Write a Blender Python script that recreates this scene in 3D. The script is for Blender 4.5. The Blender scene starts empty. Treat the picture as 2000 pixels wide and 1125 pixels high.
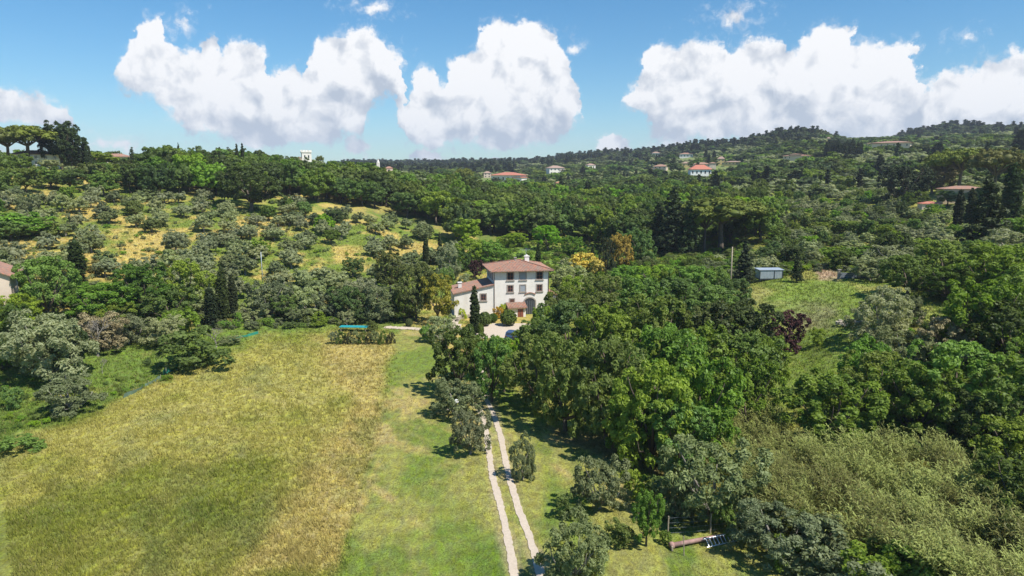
import bpy, bmesh, math, random
import numpy as np
from mathutils import Vector, Matrix
R = math.radians
rng = np.random.default_rng(7)
random.seed(7)
S = bpy.context.scene
COL = S.collection

# ------------------------------------------------------------------ camera
F, CX, CY, H = 1340.0, 1000.0, 562.5, 27.0      # focal length in px of the 2000 px wide photograph; eye 27 m up
PITCH = math.atan((CY - 345.0) / F)
cp, sp = math.cos(PITCH), math.sin(PITCH)
cam_d = bpy.data.cameras.new('camera'); cam = bpy.data.objects.new('camera', cam_d); COL.objects.link(cam)
cam.location = (0, 0, H); cam.rotation_euler = (R(90) - PITCH, 0, 0)
cam_d.sensor_width = 36; cam_d.lens = 36 * F / 2000; cam_d.clip_start = 0.5; cam_d.clip_end = 30000
S.camera = cam
HAZE = 0.00012

# ------------------------------------------------------------------ light
SUN_EL, SUN_AZ = R(56), math.atan2(0.80, -0.60)        # azimuth measured from +Y towards +X
sd = bpy.data.lights.new('sun', 'SUN'); so = bpy.data.objects.new('sun', sd); COL.objects.link(so)
sd.energy = 5.0; sd.angle = R(0.53); sd.color = (1.0, 0.95, 0.87)
sunv = Vector((math.sin(SUN_AZ) * math.cos(SUN_EL), math.cos(SUN_AZ) * math.cos(SUN_EL), math.sin(SUN_EL)))
so.rotation_euler = sunv.to_track_quat('Z', 'Y').to_euler()
so.location = (60, -60, 90)
S.view_settings.view_transform = 'Standard'; S.view_settings.look = 'None'
S.view_settings.exposure = 0.45; S.view_settings.gamma = 1.0; S.view_settings.use_curve_mapping = False
S.render.engine = 'CYCLES'
S.cycles.max_bounces = 6; S.cycles.diffuse_bounces = 3; S.cycles.transmission_bounces = 4; S.cycles.volume_bounces = 0
S.cycles.caustics_reflective = False; S.cycles.caustics_refractive = False

# ------------------------------------------------------------------ node helper
class NT:
    def __init__(s, tree): s.t = tree; s.n = tree.nodes; s.l = tree.links
    def node(s, typ, **kw):
        n = s.n.new(typ)
        for k, v in kw.items(): setattr(n, k, v)
        return n
    def put(s, sock, v):
        if isinstance(v, bpy.types.NodeSocket): s.l.new(v, sock)
        elif v is not None: sock.default_value = v
    def m(s, op, a, b=None, c=None, clamp=False):
        n = s.node('ShaderNodeMath', operation=op); n.use_clamp = clamp
        s.put(n.inputs[0], a); s.put(n.inputs[1], b)
        if c is not None: s.put(n.inputs[2], c)
        return n.outputs[0]
    def vm(s, op, a, b=None, scale=None):
        n = s.node('ShaderNodeVectorMath', operation=op); s.put(n.inputs[0], a); s.put(n.inputs[1], b)
        if scale is not None: s.put(n.inputs['Scale'], scale)
        return n.outputs['Value'] if op in ('LENGTH', 'DOT_PRODUCT') else n.outputs[0]
    def noise(s, vec, scale, detail=3, rough=0.55, out='Fac', dist=0.0, dims='3D', w=None):
        n = s.node('ShaderNodeTexNoise'); n.noise_dimensions = dims
        if vec is not None: s.put(n.inputs['Vector'], vec)
        if w is not None: s.put(n.inputs['W'], w)
        n.inputs['Scale'].default_value = scale; n.inputs['Detail'].default_value = detail
        n.inputs['Roughness'].default_value = rough; n.inputs['Distortion'].default_value = dist
        return n.outputs[out]
    def rng(s, v, a, b, c=0.0, d=1.0, kind='LINEAR'):
        n = s.node('ShaderNodeMapRange'); n.interpolation_type = kind; s.put(n.inputs[0], v)
        for i, x in enumerate((a, b, c, d)): s.put(n.inputs[1 + i], x)
        return n.outputs[0]
    def mix(s, f, a, b, blend='MIX'):
        n = s.node('ShaderNodeMix', data_type='RGBA', blend_type=blend)
        s.put(n.inputs[0], f); s.put(n.inputs[6], a if not isinstance(a, tuple) else (*a, 1)[:4])
        s.put(n.inputs[7], b if not isinstance(b, tuple) else (*b, 1)[:4]); return n.outputs[2]
    def hsv(s, col, h=0.5, sat=1.0, v=1.0):
        n = s.node('ShaderNodeHueSaturation'); s.put(n.inputs['Color'], col); s.put(n.inputs['Hue'], h)
        s.put(n.inputs['Saturation'], sat); s.put(n.inputs['Value'], v); return n.outputs[0]
    def curve(s, v, pts):
        n = s.node('ShaderNodeFloatCurve'); s.put(n.inputs['Value'], v); c = n.mapping.curves[0]
        while len(c.points) < len(pts): c.points.new(0.5, 0.5)
        for p, (x, y) in zip(c.points, pts): p.location = (x, y); p.handle_type = 'VECTOR'
        n.mapping.update(); return n.outputs[0]

# ------------------------------------------------------------------ world: Nishita sky with cumulus over the hills
W = bpy.data.worlds.new('World'); S.world = W; W.use_nodes = True
n = NT(W.node_tree); W.node_tree.nodes.clear()
sky = n.node('ShaderNodeTexSky', sky_type='NISHITA'); sky.sun_disc = False
sky.sun_elevation = SUN_EL; sky.sun_rotation = SUN_AZ; sky.altitude = 200; sky.air_density = 1.0; sky.dust_density = 0.4; sky.ozone_density = 2.5
tc = n.node('ShaderNodeTexCoord'); D = n.vm('NORMALIZE', tc.outputs['Generated'])
sx = n.node('ShaderNodeSeparateXYZ'); n.put(sx.inputs[0], D)
DEG = 180 / math.pi
def azel(px, py):
    u, v = (px - CX) / F, (CY - py) / F
    d = (u, cp + v * sp, -sp + v * cp)
    return math.degrees(math.atan2(d[0], d[1])), math.degrees(math.atan2(d[2], math.hypot(d[0], d[1])))
az0 = n.m('MULTIPLY', n.m('ARCTAN2', sx.outputs[0], sx.outputs[1]), DEG)
el0 = n.m('MULTIPLY', n.m('ARCSINE', sx.outputs[2]), DEG)
w1 = n.node('ShaderNodeSeparateXYZ'); n.put(w1.inputs[0], n.noise(D, 16, 5, 0.6, 'Color'))
w2 = n.node('ShaderNodeSeparateXYZ'); n.put(w2.inputs[0], n.noise(D, 60, 4, 0.65, 'Color'))
az = n.m('ADD', n.m('ADD', az0, n.m('MULTIPLY', n.m('SUBTRACT', w1.outputs[0], 0.5), 3.6)), n.m('MULTIPLY', n.m('SUBTRACT', w2.outputs[0], 0.5), 1.0))
el = n.m('ADD', n.m('ADD', el0, n.m('MULTIPLY', n.m('SUBTRACT', w1.outputs[1], 0.5), 2.6)), n.m('MULTIPLY', n.m('SUBTRACT', w2.outputs[1], 0.5), 0.9))
TOPS = [(-120,190),(-20,165),(40,168),(90,182),(125,205),(145,250),(150,330),(205,330),(215,190),(224,135),(245,88),(262,75),(275,30),(300,10),(318,22),(326,75),(350,92),(385,95),(398,60),(414,66),(422,105),(450,84),(480,84),(515,100),(532,155),(548,128),(568,132),(588,152),(598,95),(612,72),(650,66),(700,58),(745,66),(775,95),(784,140),(772,200),(763,200),
        (770,170),(790,140),(825,118),(850,128),(866,168),(880,122),(905,100),(935,88),(948,42),(968,28),(1022,24),(1060,38),(1090,66),(1112,110),(1130,160),(1143,200),(1150,300),(1190,330),(1205,200),(1215,185),(1240,150),(1258,120),(1268,90),(1292,74),(1350,80),(1395,76),(1420,100),(1452,78),(1500,64),(1530,58),(1540,105),(1565,92),(1585,58),(1615,34),(1650,36),(1672,52),(1680,92),(1715,88),(1762,76),(1792,72),(1802,110),(1820,160),(1848,140),(1900,138),(1955,124),(1982,86),(2040,72),(2120,120)]
BOTS = [(-120,245),(0,250),(125,248),(148,235),(222,150),(262,180),(300,205),(345,225),(378,262),(420,284),(500,292),(620,288),(700,272),(722,215),(760,180),(765,182),(790,288),(850,300),(950,298),(1050,286),(1110,268),(1146,235),(1200,198),(1230,215),(1268,240),(1275,275),(1400,285),(1600,290),(1900,290),(2120,290)]
A0, A1, E1 = -46.0, 46.0, 30.0
def cpts(L, py_ref=150):
    out, last = [], -1
    for px, py in L:
        a, e = azel(px, py); x = (a - A0) / (A1 - A0)
        x = max(x, last + 0.002); last = x; out.append((x, min(1, max(0, (e + 5) / E1))))
    return [(0, out[0][1])] + out + [(1, out[-1][1])]
an = n.m('DIVIDE', n.m('SUBTRACT', az, A0), A1 - A0)
top = n.m('SUBTRACT', n.m('MULTIPLY', n.curve(an, cpts(TOPS)), E1), 5)
bot = n.m('SUBTRACT', n.m('MULTIPLY', n.curve(an, cpts(BOTS)), E1), 5)
# beyond the frame the same kind of cumulus goes on all round
ring = n.m('ABSOLUTE', az0)
inside = n.rng(ring, 43, 40, 0, 1, 'SMOOTHSTEP')
flat = n.node('ShaderNodeCombineXYZ'); n.put(flat.inputs[0], sx.outputs[0]); n.put(flat.inputs[1], sx.outputs[1])
gen = n.rng(n.noise(n.vm('NORMALIZE', flat.outputs[0]), 3.1, 3, 0.6), 0.38, 0.68, -6, 17)
top = n.m('ADD', n.m('MULTIPLY', top, inside), n.m('MULTIPLY', gen, n.m('SUBTRACT', 1, inside)))
bot = n.m('ADD', n.m('MULTIPLY', bot, inside), n.m('MULTIPLY', 2.5, n.m('SUBTRACT', 1, inside)))
dt = n.m('SUBTRACT', top, el); db = n.m('SUBTRACT', el, bot)
body = n.m('MINIMUM', n.m('MULTIPLY', dt, 1.0), n.m('MULTIPLY', db, 0.75))
def puff(px, py, wx, wy, k=1.0):
    a, e = azel(px, py); a2, e2 = azel(px + wx, py); a3, e3 = azel(px, py - wy)
    q = n.m('SQRT', n.m('ADD', n.m('POWER', n.m('DIVIDE', n.m('SUBTRACT', az, a), a2 - a), 2), n.m('POWER', n.m('DIVIDE', n.m('SUBTRACT', el, e), e3 - e), 2)))
    return n.m('MULTIPLY', n.m('SUBTRACT', 1.0, q), k)
for a_ in ((690,292,32,18,1.2),(1198,292,38,26,2.5),(835,310,38,12,1.2),(965,318,22,8,1.2),(60,300,40,8,.3),(240,288,34,20,0.7),(180,285,30,16,0.35),(1120,86,16,15,.5),(362,44,22,22,.3),(735,12,38,13,.4),(1880,78,22,14,.3),(1428,28,26,12,.2),(770,118,20,20,.4),(1330,262,60,40,.8)):
    body = n.m('MAXIMUM', body, puff(*a_))
fray = n.noise(D, 34, 6, 0.62)
dens = n.m('ADD', body, n.m('MULTIPLY', n.m('SUBTRACT', fray, 0.5), 2.2))
alpha = n.m('MAXIMUM', n.rng(dens, -0.10, 0.44, 0, 1, 'SMOOTHSTEP'), n.m('MULTIPLY', n.rng(n.m('ADD', dens, n.m('MULTIPLY', n.m('SUBTRACT', n.noise(D, 75, 5, .7, dist=.6), .52), 3.4)), -.5, 1.0, 0, 1, 'SMOOTHSTEP'), .5))
# sun and shade painted into the billows: same field a little towards the sun
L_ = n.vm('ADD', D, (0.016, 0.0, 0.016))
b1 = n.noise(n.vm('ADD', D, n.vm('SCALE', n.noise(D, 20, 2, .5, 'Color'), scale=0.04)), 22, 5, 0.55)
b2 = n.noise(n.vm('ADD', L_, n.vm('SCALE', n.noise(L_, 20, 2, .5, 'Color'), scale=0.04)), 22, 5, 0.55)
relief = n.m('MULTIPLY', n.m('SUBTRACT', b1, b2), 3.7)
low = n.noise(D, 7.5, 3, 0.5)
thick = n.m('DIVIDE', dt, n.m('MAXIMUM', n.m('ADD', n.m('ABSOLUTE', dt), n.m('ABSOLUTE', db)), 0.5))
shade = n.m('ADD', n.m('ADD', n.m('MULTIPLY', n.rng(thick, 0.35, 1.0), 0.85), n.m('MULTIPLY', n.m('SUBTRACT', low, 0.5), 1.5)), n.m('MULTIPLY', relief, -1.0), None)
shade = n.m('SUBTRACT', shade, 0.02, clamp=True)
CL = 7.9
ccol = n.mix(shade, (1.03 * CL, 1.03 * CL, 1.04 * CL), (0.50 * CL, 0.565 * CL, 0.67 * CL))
sky_c = n.hsv(n.vm('MULTIPLY', sky.outputs[0], (0.80, 1.0, 1.07)), 0.5, 1.22, 1.0)
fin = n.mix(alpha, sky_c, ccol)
bg = n.node('ShaderNodeBackground'); bg.inputs[1].default_value = 0.094; n.put(bg.inputs[0], fin)
wo = n.node('ShaderNodeOutputWorld'); n.l.new(bg.outputs[0], wo.inputs[0])
W.cycles.sampling_method = 'MANUAL'; W.cycles.sample_map_resolution = 512

# ------------------------------------------------------------------ numpy noise
def _hash(ix, iy, s):
    h = (ix * 374761393 + iy * 668265263 + s * 1442695041) & 0xffffffff
    h = ((h ^ (h >> 13)) * 1274126177) & 0xffffffff
    return ((h ^ (h >> 16)) & 0xffff) / 65535.0
def vnoise(x, y, s=0):
    x = np.asarray(x, float); y = np.asarray(y, float)
    ix = np.floor(x).astype(np.int64); iy = np.floor(y).astype(np.int64); fx = x - ix; fy = y - iy
    fx = fx * fx * (3 - 2 * fx); fy = fy * fy * (3 - 2 * fy)
    a = _hash(ix, iy, s); b = _hash(ix + 1, iy, s); c = _hash(ix, iy + 1, s); d = _hash(ix + 1, iy + 1, s)
    return (a * (1 - fx) + b * fx) * (1 - fy) + (c * (1 - fx) + d * fx) * fy
def fbm(x, y, s=0, o=4):
    v = 0; a = 0.5; t = 0
    for i in range(o):
        v = v + a * vnoise(x, y, s + i * 17); t += a; a *= 0.5; x = x * 2.03 + 11.3; y = y * 2.03 + 7.1
    return v / t

# ------------------------------------------------------------------ the land
COLS = {
 0:   [(100,None),(165,512),(205,432),(250,366),(300,324),(360,345),(600,365),(1500,345),(3000,345)],
 300: [(112,None),(135,600),(165,522),(205,432),(250,374),(300,334),(400,348),(600,355),(1500,345),(3000,345)],
 600: [(120,None),(140,590),(165,530),(205,446),(245,394),(300,352),(345,334),(450,350),(800,350),(1800,330),(2500,340)],
 700: [(125,None),(145,585),(168,530),(205,452),(245,404),(300,362),(345,345),(450,352),(800,347),(1600,325),(2200,318),(3000,340)],
 800: [(135,None),(165,545),(205,478),(245,426),(300,384),(350,360),(450,362),(700,346),(1200,336),(2000,318),(3000,335)],
 1000:[(142,None),(190,492),(240,452),(300,414),(400,392),(500,374),(700,350),(1000,334),(1500,318),(2200,332)],
 1200:[(132,None),(190,502),(240,462),(300,426),(400,396),(500,370),(700,344),(1000,320),(1400,304),(2000,314)],
 1400:[(100,None),(140,568),(190,502),(240,456),(300,416),(400,378),(510,354),(700,326),(1000,296),(1200,287),(1800,305)],
 1550:[(85,None),(140,552),(190,492),(240,442),(300,402),(400,362),(510,332),(700,302),(1000,266),(1300,272),(2000,300)],
 1680:[(80,None),(100,676),(140,556),(190,492),(240,442),(300,402),(400,358),(510,326),(700,300),(1000,280),(1300,280),(2000,300)],
 1850:[(78,None),(100,668),(140,566),(190,486),(240,436),(300,396),(400,352),(510,318),(700,292),(1000,278),(1400,249),(2000,300)],
 1960:[(75,None),(100,665),(140,572),(190,482),(240,432),(330,376),(400,346),(510,316),(700,286),(1000,268),(1400,256),(2000,300)],
}
RK = np.array([0,30,60,85,100,120,140,165,190,205,225,245,270,300,345,400,450,510,600,700,850,1000,1200,1400,1800,2200,3000,9000.])
azk, zk = [], []
for px, prof in COLS.items():
    rs, zs = [0.0], [0.0]
    for r, py in prof:
        rs.append(r); zs.append(0.0 if py is None else H + r * math.tan(math.radians(azel(px, py)[1])))
    rs.append(9000); zs.append(zs[-1] * 0.6)
    azk.append(azel(px, 420)[0]); zk.append(np.interp(RK, rs, zs))
azk = np.array([-180, -70] + azk + [70, 180.]); zk = np.array([zk[0] * .3, zk[0] * .8] + zk + [zk[-1] * .8, zk[0] * .3])
def _sm(t): return t * t * (3 - 2 * t)
def ground(x, y):
    x = np.atleast_1d(np.asarray(x, float)); y = np.atleast_1d(np.asarray(y, float))
    r = np.hypot(x, y); a = np.degrees(np.arctan2(x, y))
    i = np.clip(np.searchsorted(azk, a) - 1, 0, len(azk) - 2); t = _sm((a - azk[i]) / (azk[i + 1] - azk[i]))
    j = np.clip(np.searchsorted(RK, r) - 1, 0, len(RK) - 2); s = (r - RK[j]) / (RK[j + 1] - RK[j]); s = np.clip(s, 0, 1)
    z = (zk[i, j] * (1 - t) + zk[i + 1, j] * t) * (1 - s) + (zk[i, j + 1] * (1 - t) + zk[i + 1, j + 1] * t) * s
    k = np.clip((r - 150) / 500, 0, 1)
    z = z + (fbm(x / 90, y / 90, 3) - .5) * 10 * k + (fbm(x / 18, y / 18, 5, 3) - .5) * (0.5 + 1.2 * np.clip((r - 130) / 200, 0, 1))
    z = z + (fbm(x / 3.1, y / 3.1, 8, 2) - .5) * 0.12
    # the yard round the villa and the house plots are levelled
    hx, hy = 1.0, 134.0
    w = np.clip(1.6 - np.hypot((x - hx) / 15, (y - hy) / 15), 0, 1); w = _sm(w)
    return z * (1 - w)
def g1(x, y): return float(ground(x, y)[0])
def project(x, y, z):
    dx, dy, dz = x, y, z - H
    yc = dy * cp - dz * sp; zc = dy * sp + dz * cp
    yc = np.where(yc < 0.5, 0.5, yc)
    return CX + F * dx / yc, CY - F * zc / yc
def gp(px, py, rmin=20., rmax=2600.):
    """first point of the land on the line of sight through a pixel"""
    u, v = (px - CX) / F, (CY - py) / F
    d = np.array([u, cp + v * sp, -sp + v * cp]); d /= math.hypot(d[0], d[1])
    r = np.geomspace(rmin, rmax, 900); zz = H + d[2] * r; g = ground(d[0] * r, d[1] * r)
    k = np.argmax(zz < g)
    if zz[k] >= g[k]: k = len(r) - 1
    rr = r[k]
    if k > 0:
        a, b = zz[k - 1] - g[k - 1], zz[k] - g[k]; rr = r[k - 1] + (r[k] - r[k - 1]) * (a / (a - b) if a != b else 0)
    return d[0] * rr, d[1] * rr
def sdpoly(px, py, P):
    """signed distance in px, positive inside"""
    P = np.array(P, float); d = np.full(px.shape, 1e9); ins = np.zeros(px.shape, bool)
    for k in range(len(P)):
        a, b = P[k], P[(k + 1) % len(P)]; e = b - a
        t = np.clip(((px - a[0]) * e[0] + (py - a[1]) * e[1]) / (e @ e), 0, 1)
        d = np.minimum(d, np.hypot(px - a[0] - t * e[0], py - a[1] - t * e[1]))
        c = ((a[1] > py) != (b[1] > py)) & (px < (b[0] - a[0]) * (py - a[1]) / ((b[1] - a[1]) + 1e-12) + a[0]); ins ^= c
    return np.where(ins, d, -d)
FIELD = [(-900,1700),(-700,1120),(0,878),(120,828),(235,778),(350,728),(430,690),(520,648),(640,634),(765,640),(768,700),(752,800),(722,900),(690,1010),(660,1150),(600,1700)]
MOWN = [(765,628),(850,640),(880,700),(935,740),(1010,760),(1080,840),(1230,900),(1330,980),(1430,1060),(1560,1090),(1500,1700),(600,1700),(660,1150),(690,1010),(722,900),(752,800),(768,700)]
MEADOW = [(1450,560),(1540,552),(1700,536),(1720,560),(1850,590),(1850,620),(1720,650),(1600,760),(1500,800),(1440,640)]
BACKGREEN = [(960,478),(1120,484),(1260,500),(1200,530),(1060,540),(960,505)]
RUT_L = [(1010,1250),(1008,1125),(990,1040),(975,985),(962,930),(957,890),(952,850),(943,815),(928,785)]
RUT_R = [(1075,1250),(1056,1125),(1030,1040),(1008,975),(990,910),(978,850),(962,805),(948,775),(940,750),(945,710)]
TRK = []
for _r in (RUT_L, RUT_R):
    _p = np.array([gp(*q) for q in _r]); _d = np.concatenate([[0], np.cumsum(np.hypot(*np.diff(_p, axis=0).T))]); _s = np.arange(0, _d[-1], .5); TRK.append(np.stack([np.interp(_s, _d, _p[:, 0]), np.interp(_s, _d, _p[:, 1])], -1))
TRK = np.concatenate(TRK)
def zone_color(x, y, z):
    px, py = project(x, y, z)
    n1 = fbm(x / 14, y / 14, 21); n2 = fbm(x / 4.2, y / 7.5, 22); n3 = fbm((x * .8 + y * .6) / 2.2, (y * .8 - x * .6) / 6.5, 23); n4 = fbm(x / 40, y / 40, 24)
    def lerp(a, b, t): return a * (1 - t[:, None]) + b * t[:, None]
    A = lambda *c: np.array(c)[None, :]
    def ss(v, a, b): t = np.clip((v - a) / (b - a), 0, 1); return t * t * (3 - 2 * t)
    # general hillside: green grass with straw-coloured patches
    c = lerp(A(.150, .200, .034), A(.42, .325, .095), ss(n1 * .55 + n2 * .45, .44, .58))
    c = lerp(c, A(.095, .135, .040), ss(n4, .5, .7) * .5)
    r = np.hypot(x, y); rt = ss(np.degrees(np.arctan2(x, y)), -4, 8)
    c = lerp(c, lerp(A(.15, .205, .032), A(.27, .27, .065), ss(n2, .4, .65)), rt * .85)
    c = lerp(c, A(.15, .19, .065) + 0 * c, ss(r, 350, 700) * .8)
    jit = (n2 - .5) * 26 + (n3 - .5) * 14
    vis = ss(y, 5, 8)
    # rough green margin left of the field
    m = vis * ss(sdpoly(px, py, [(-900,1300),(-900,640),(0,690),(330,640),(700,600),(640,640),(350,735),(0,890)]) + jit, -6, 10)
    c = lerp(c, lerp(A(.130, .188, .034), A(.32, .31, .075), ss(n2 * .6 + n1 * .4, .50, .66)), m)
    m = vis * ss(sdpoly(px, py, FIELD) + jit * .9, -9, 14)
    dry = lerp(A(.195, .212, .036), A(.330, .300, .074), ss(n1 * .6 + n2 * .4, .38, .60))
    dry = lerp(dry, A(.46, .40, .14), ss(n3 * .6 + n2 * .4, .54, .74) * .65)
    dry = lerp(dry, A(.46, .35, .125), ss(sdpoly(px, py, [(560,640),(770,640),(760,800),(720,900),(690,1120),(450,1125),(560,960),(680,800),(640,720)]) + jit * 2.2, -20, 30) * .66)
    dry = lerp(dry, A(.085, .125, .022), ss(n2 * .5 + n4 * .5 + .4 * (n3 - .5), .48, .66) * .5)
    dry = lerp(dry, A(.075, .115, .02), ss(sdpoly(px, py, [(250,1000),(420,960),(560,1000),(520,1080),(380,1125),(260,1100)]) + jit * 3, -10, 40) * .4)
    c = lerp(c, dry, m)
    m = vis * ss(sdpoly(px, py, MOWN) + jit * .6, -7, 9)
    mow = lerp(A(.155, .205, .038), A(.260, .255, .068), ss(n2, .36, .62))
    mow = lerp(mow, A(.40, .31, .12), ss(n3 * .5 + n1 * .5 + ss(fbm(x / 2.2, y / 30, 31), .5, .75) * .10, .55, .70) * .75)
    mow = lerp(mow, A(.085, .15, .022), ss(fbm(x / 3, y / 5, 33), .56, .72) * .55)
    c = lerp(c, mow, m)
    m = vis * ss(sdpoly(px, py, MEADOW) + jit * .6, -6, 8)
    mea = lerp(A(.175, .235, .042), A(.31, .30, .085), ss(n1 * .6 + n2 * .4, .48, .66))
    mea = lerp(mea, A(.26, .22, .13), ss(sdpoly(px, py, [(1500,590),(1640,585),(1650,640),(1560,650)]) + jit * 2, -12, 30) * .55)
    c = lerp(c, mea, m)
    m = vis * ss(sdpoly(px, py, BACKGREEN) + jit * .4, -5, 6)
    c = lerp(c, A(.16, .24, .04) + 0 * c, m)
    dt_ = np.full(px.shape, 9.); near = (y > 30) & (r < 150) & (np.abs(px - 980) < 130)
    if near.any():
        q = np.concatenate([np.min((x[near][i:i+4000, None] - TRK[None, :, 0]) ** 2 + (y[near][i:i+4000, None] - TRK[None, :, 1]) ** 2, 1) for i in range(0, int(near.sum()), 4000)])
        dt_[near] = np.sqrt(q)
    c = lerp(c, A(.40, .32, .17) + 0 * c, ss(dt_ + (n3 - .5) * 1.6 + (n2 - .5) * 1.2, 1.0, .2) * .6)
    # worn earth: under the oaks, the bank by the shed
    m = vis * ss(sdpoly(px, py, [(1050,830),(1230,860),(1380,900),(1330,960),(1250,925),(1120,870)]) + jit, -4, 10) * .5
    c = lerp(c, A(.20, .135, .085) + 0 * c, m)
    m = vis * ss(sdpoly(px, py, [(1590,520),(1638,530),(1640,545),(1600,548)]) + jit * .3, -4, 6)
    c = lerp(c, A(.42, .30, .19) + 0 * c, m)
    return np.clip(c, 0, 1)

# ------------------------------------------------------------------ mesh helpers
def npmesh(name, V, Q, mat=None, tint=None, color=None, smooth=False):
    V = np.asarray(V, np.float32); Q = np.asarray(Q, np.int32); k = Q.shape[1]
    me = bpy.data.meshes.new(name); me.vertices.add(len(V)); me.vertices.foreach_set('co', V.ravel())
    me.loops.add(Q.size); me.loops.foreach_set('vertex_index', Q.ravel())
    me.polygons.add(len(Q)); me.polygons.foreach_set('loop_start', np.arange(0, Q.size, k, dtype=np.int32))
    if smooth: me.polygons.foreach_set('use_smooth', np.ones(len(Q), bool))
    me.update(calc_edges=True)
    if tint is not None: a = me.attributes.new('tint', 'FLOAT', 'POINT'); a.data.foreach_set('value', np.asarray(tint, np.float32))
    if color is not None:
        a = me.attributes.new('zone', 'FLOAT_COLOR', 'POINT'); c = np.ones((len(V), 4), np.float32); c[:, :3] = color; a.data.foreach_set('color', c.ravel())
    if mat: me.materials.append(mat)
    return me
def ob(name, data, parent=None, loc=None):
    o = bpy.data.objects.new(name, data); COL.objects.link(o)
    if parent: o.parent = parent
    if loc is not None: o.location = loc
    return o
def tag(o, label=None, cat=None, group=None, kind=None):
    for k, v in (('label', label), ('category', cat), ('group', group), ('kind', kind)):
        if v: o[k] = v
    return o
class MB:
    """collects boxes, prisms, tubes into ONE mesh"""
    def __init__(s): s.v = []; s.f = []
    def box(s, x0, x1, y0, y1, z0, z1):
        b = len(s.v); s.v += [(x, y, z) for z in (z0, z1) for y in (y0, y1) for x in (x0, x1)]
        s.f += [tuple(b + i for i in q) for q in ((0,2,3,1),(4,5,7,6),(0,1,5,4),(2,6,7,3),(0,4,6,2),(1,3,7,5))]; return s
    def poly(s, pts): b = len(s.v); s.v += [tuple(p) for p in pts]; s.f.append(tuple(range(b, b + len(pts)))); return s
    def prism(s, pts, d):
        b = len(s.v); k = len(pts); s.v += [tuple(p) for p in pts] + [tuple(Vector(p) + Vector(d)) for p in pts]
        s.f += [tuple(range(b + k - 1, b - 1, -1)), tuple(range(b + k, b + 2 * k))]
        s.f += [(b + i, b + (i + 1) % k, b + k + (i + 1) % k, b + k + i) for i in range(k)]; return s
    def tube(s, pts, rad, seg=6):
        pts = [Vector(p) for p in pts]; rings = []
        for i, p in enumerate(pts):
            d = (pts[min(i + 1, len(pts) - 1)] - pts[max(i - 1, 0)]).normalized(); a = d.orthogonal().normalized(); c = d.cross(a)
            r = rad[i] if isinstance(rad, (list, tuple)) else rad; b = len(s.v); rings.append(b)
            s.v += [tuple(p + (a * math.cos(2 * math.pi * k / seg) + c * math.sin(2 * math.pi * k / seg)) * r) for k in range(seg)]
        for a, b in zip(rings, rings[1:]): s.f += [(a + k, a + (k + 1) % seg, b + (k + 1) % seg, b + k) for k in range(seg)]
        s.f += [tuple(rings[0] + k for k in reversed(range(seg))), tuple(rings[-1] + k for k in range(seg))]; return s
    def mesh(s, name, mat=None, smooth=False):
        me = bpy.data.meshes.new(name); me.from_pydata(s.v, [], s.f); me.update()
        if mat: me.materials.append(mat)
        if smooth: me.polygons.foreach_set('use_smooth', [True] * len(me.polygons))
        return me
    def build(s, name, mat, parent=None, smooth=False): return ob(name, s.mesh(name, mat, smooth), parent)

# ------------------------------------------------------------------ materials
def material(name):
    m = bpy.data.materials.new(name); m.use_nodes = True; m.node_tree.nodes.clear(); k = NT(m.node_tree)
    o = k.node('ShaderNodeOutputMaterial'); return m, k, o
def simple(name, col, rough=0.8, var=0.15, scale=3.0, bump=0.0, spec=0.3, metal=0.0, stain=None):
    m, k, o = material(name); p = k.node('ShaderNodeBsdfPrincipled'); t = k.node('ShaderNodeTexCoord').outputs['Object']
    f = k.noise(t, scale, 5, 0.6); v = k.rng(f, 0.3, 0.7, 1 - var, 1 + var)
    c = k.hsv(k.mix(0.0, col, col), 0.5, 1.0, v)
    if stain: c = k.mix(k.rng(k.noise(k.vm('MULTIPLY', t, (1, 1, .35)), scale * .6, 5, .7), 0.52, 0.72, 0, .6), c, stain)
    k.put(p.inputs['Base Color'], c); p.inputs['Roughness'].default_value = rough; p.inputs['Specular IOR Level'].default_value = spec; p.inputs['Metallic'].default_value = metal
    if bump:
        b = k.node('ShaderNodeBump'); b.inputs['Strength'].default_value = bump; b.inputs['Distance'].default_value = 0.05
        k.put(b.inputs['Height'], k.noise(t, scale * 4, 5, .6)); k.l.new(b.outputs[0], p.inputs['Normal'])
    k.l.new(p.outputs[0], o.inputs[0]); return m
def leaf(name, dark, light, trans=0.38, hue=0.025, val=0.22):
    m, k, o = material(name)
    t = k.node('ShaderNodeAttribute', attribute_name='tint').outputs['Fac']; oi = k.node('ShaderNodeObjectInfo').outputs['Random']
    oi2 = k.m('FRACT', k.m('MULTIPLY', oi, 7.31))
    dark, light = [tuple(a * b for a, b in zip(q, (1.44, 1.36, .90))) for q in (dark, light)]
    c = k.mix(t, dark, light); c = k.hsv(c, k.rng(oi, 0, 1, .5 - hue, .5 + hue), k.rng(oi2, 0, 1, .78, 1.02), k.rng(oi2, 0, 1, 1 - val, 1 + val))
    d = k.node('ShaderNodeBsdfDiffuse'); k.put(d.inputs[0], c)
    tr = k.node('ShaderNodeBsdfTranslucent'); k.put(tr.inputs[0], k.vm('MULTIPLY', c, (1.25, 1.35, .6)))
    gl = k.node('ShaderNodeBsdfGlossy'); gl.inputs['Roughness'].default_value = 0.5; gl.inputs[0].default_value = (.8, .85, .9, 1)
    a = k.node('ShaderNodeMixShader'); a.inputs[0].default_value = trans; k.l.new(d.outputs[0], a.inputs[1]); k.l.new(tr.outputs[0], a.inputs[2])
    b = k.node('ShaderNodeMixShader'); b.inputs[0].default_value = 0.012; k.l.new(a.outputs[0], b.inputs[1]); k.l.new(gl.outputs[0], b.inputs[2])
    k.l.new(b.outputs[0], o.inputs[0]); return m
M = {}
M['oak'] = leaf('oak_leaves', (.058, .098, .018), (.150, .225, .042))
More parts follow.
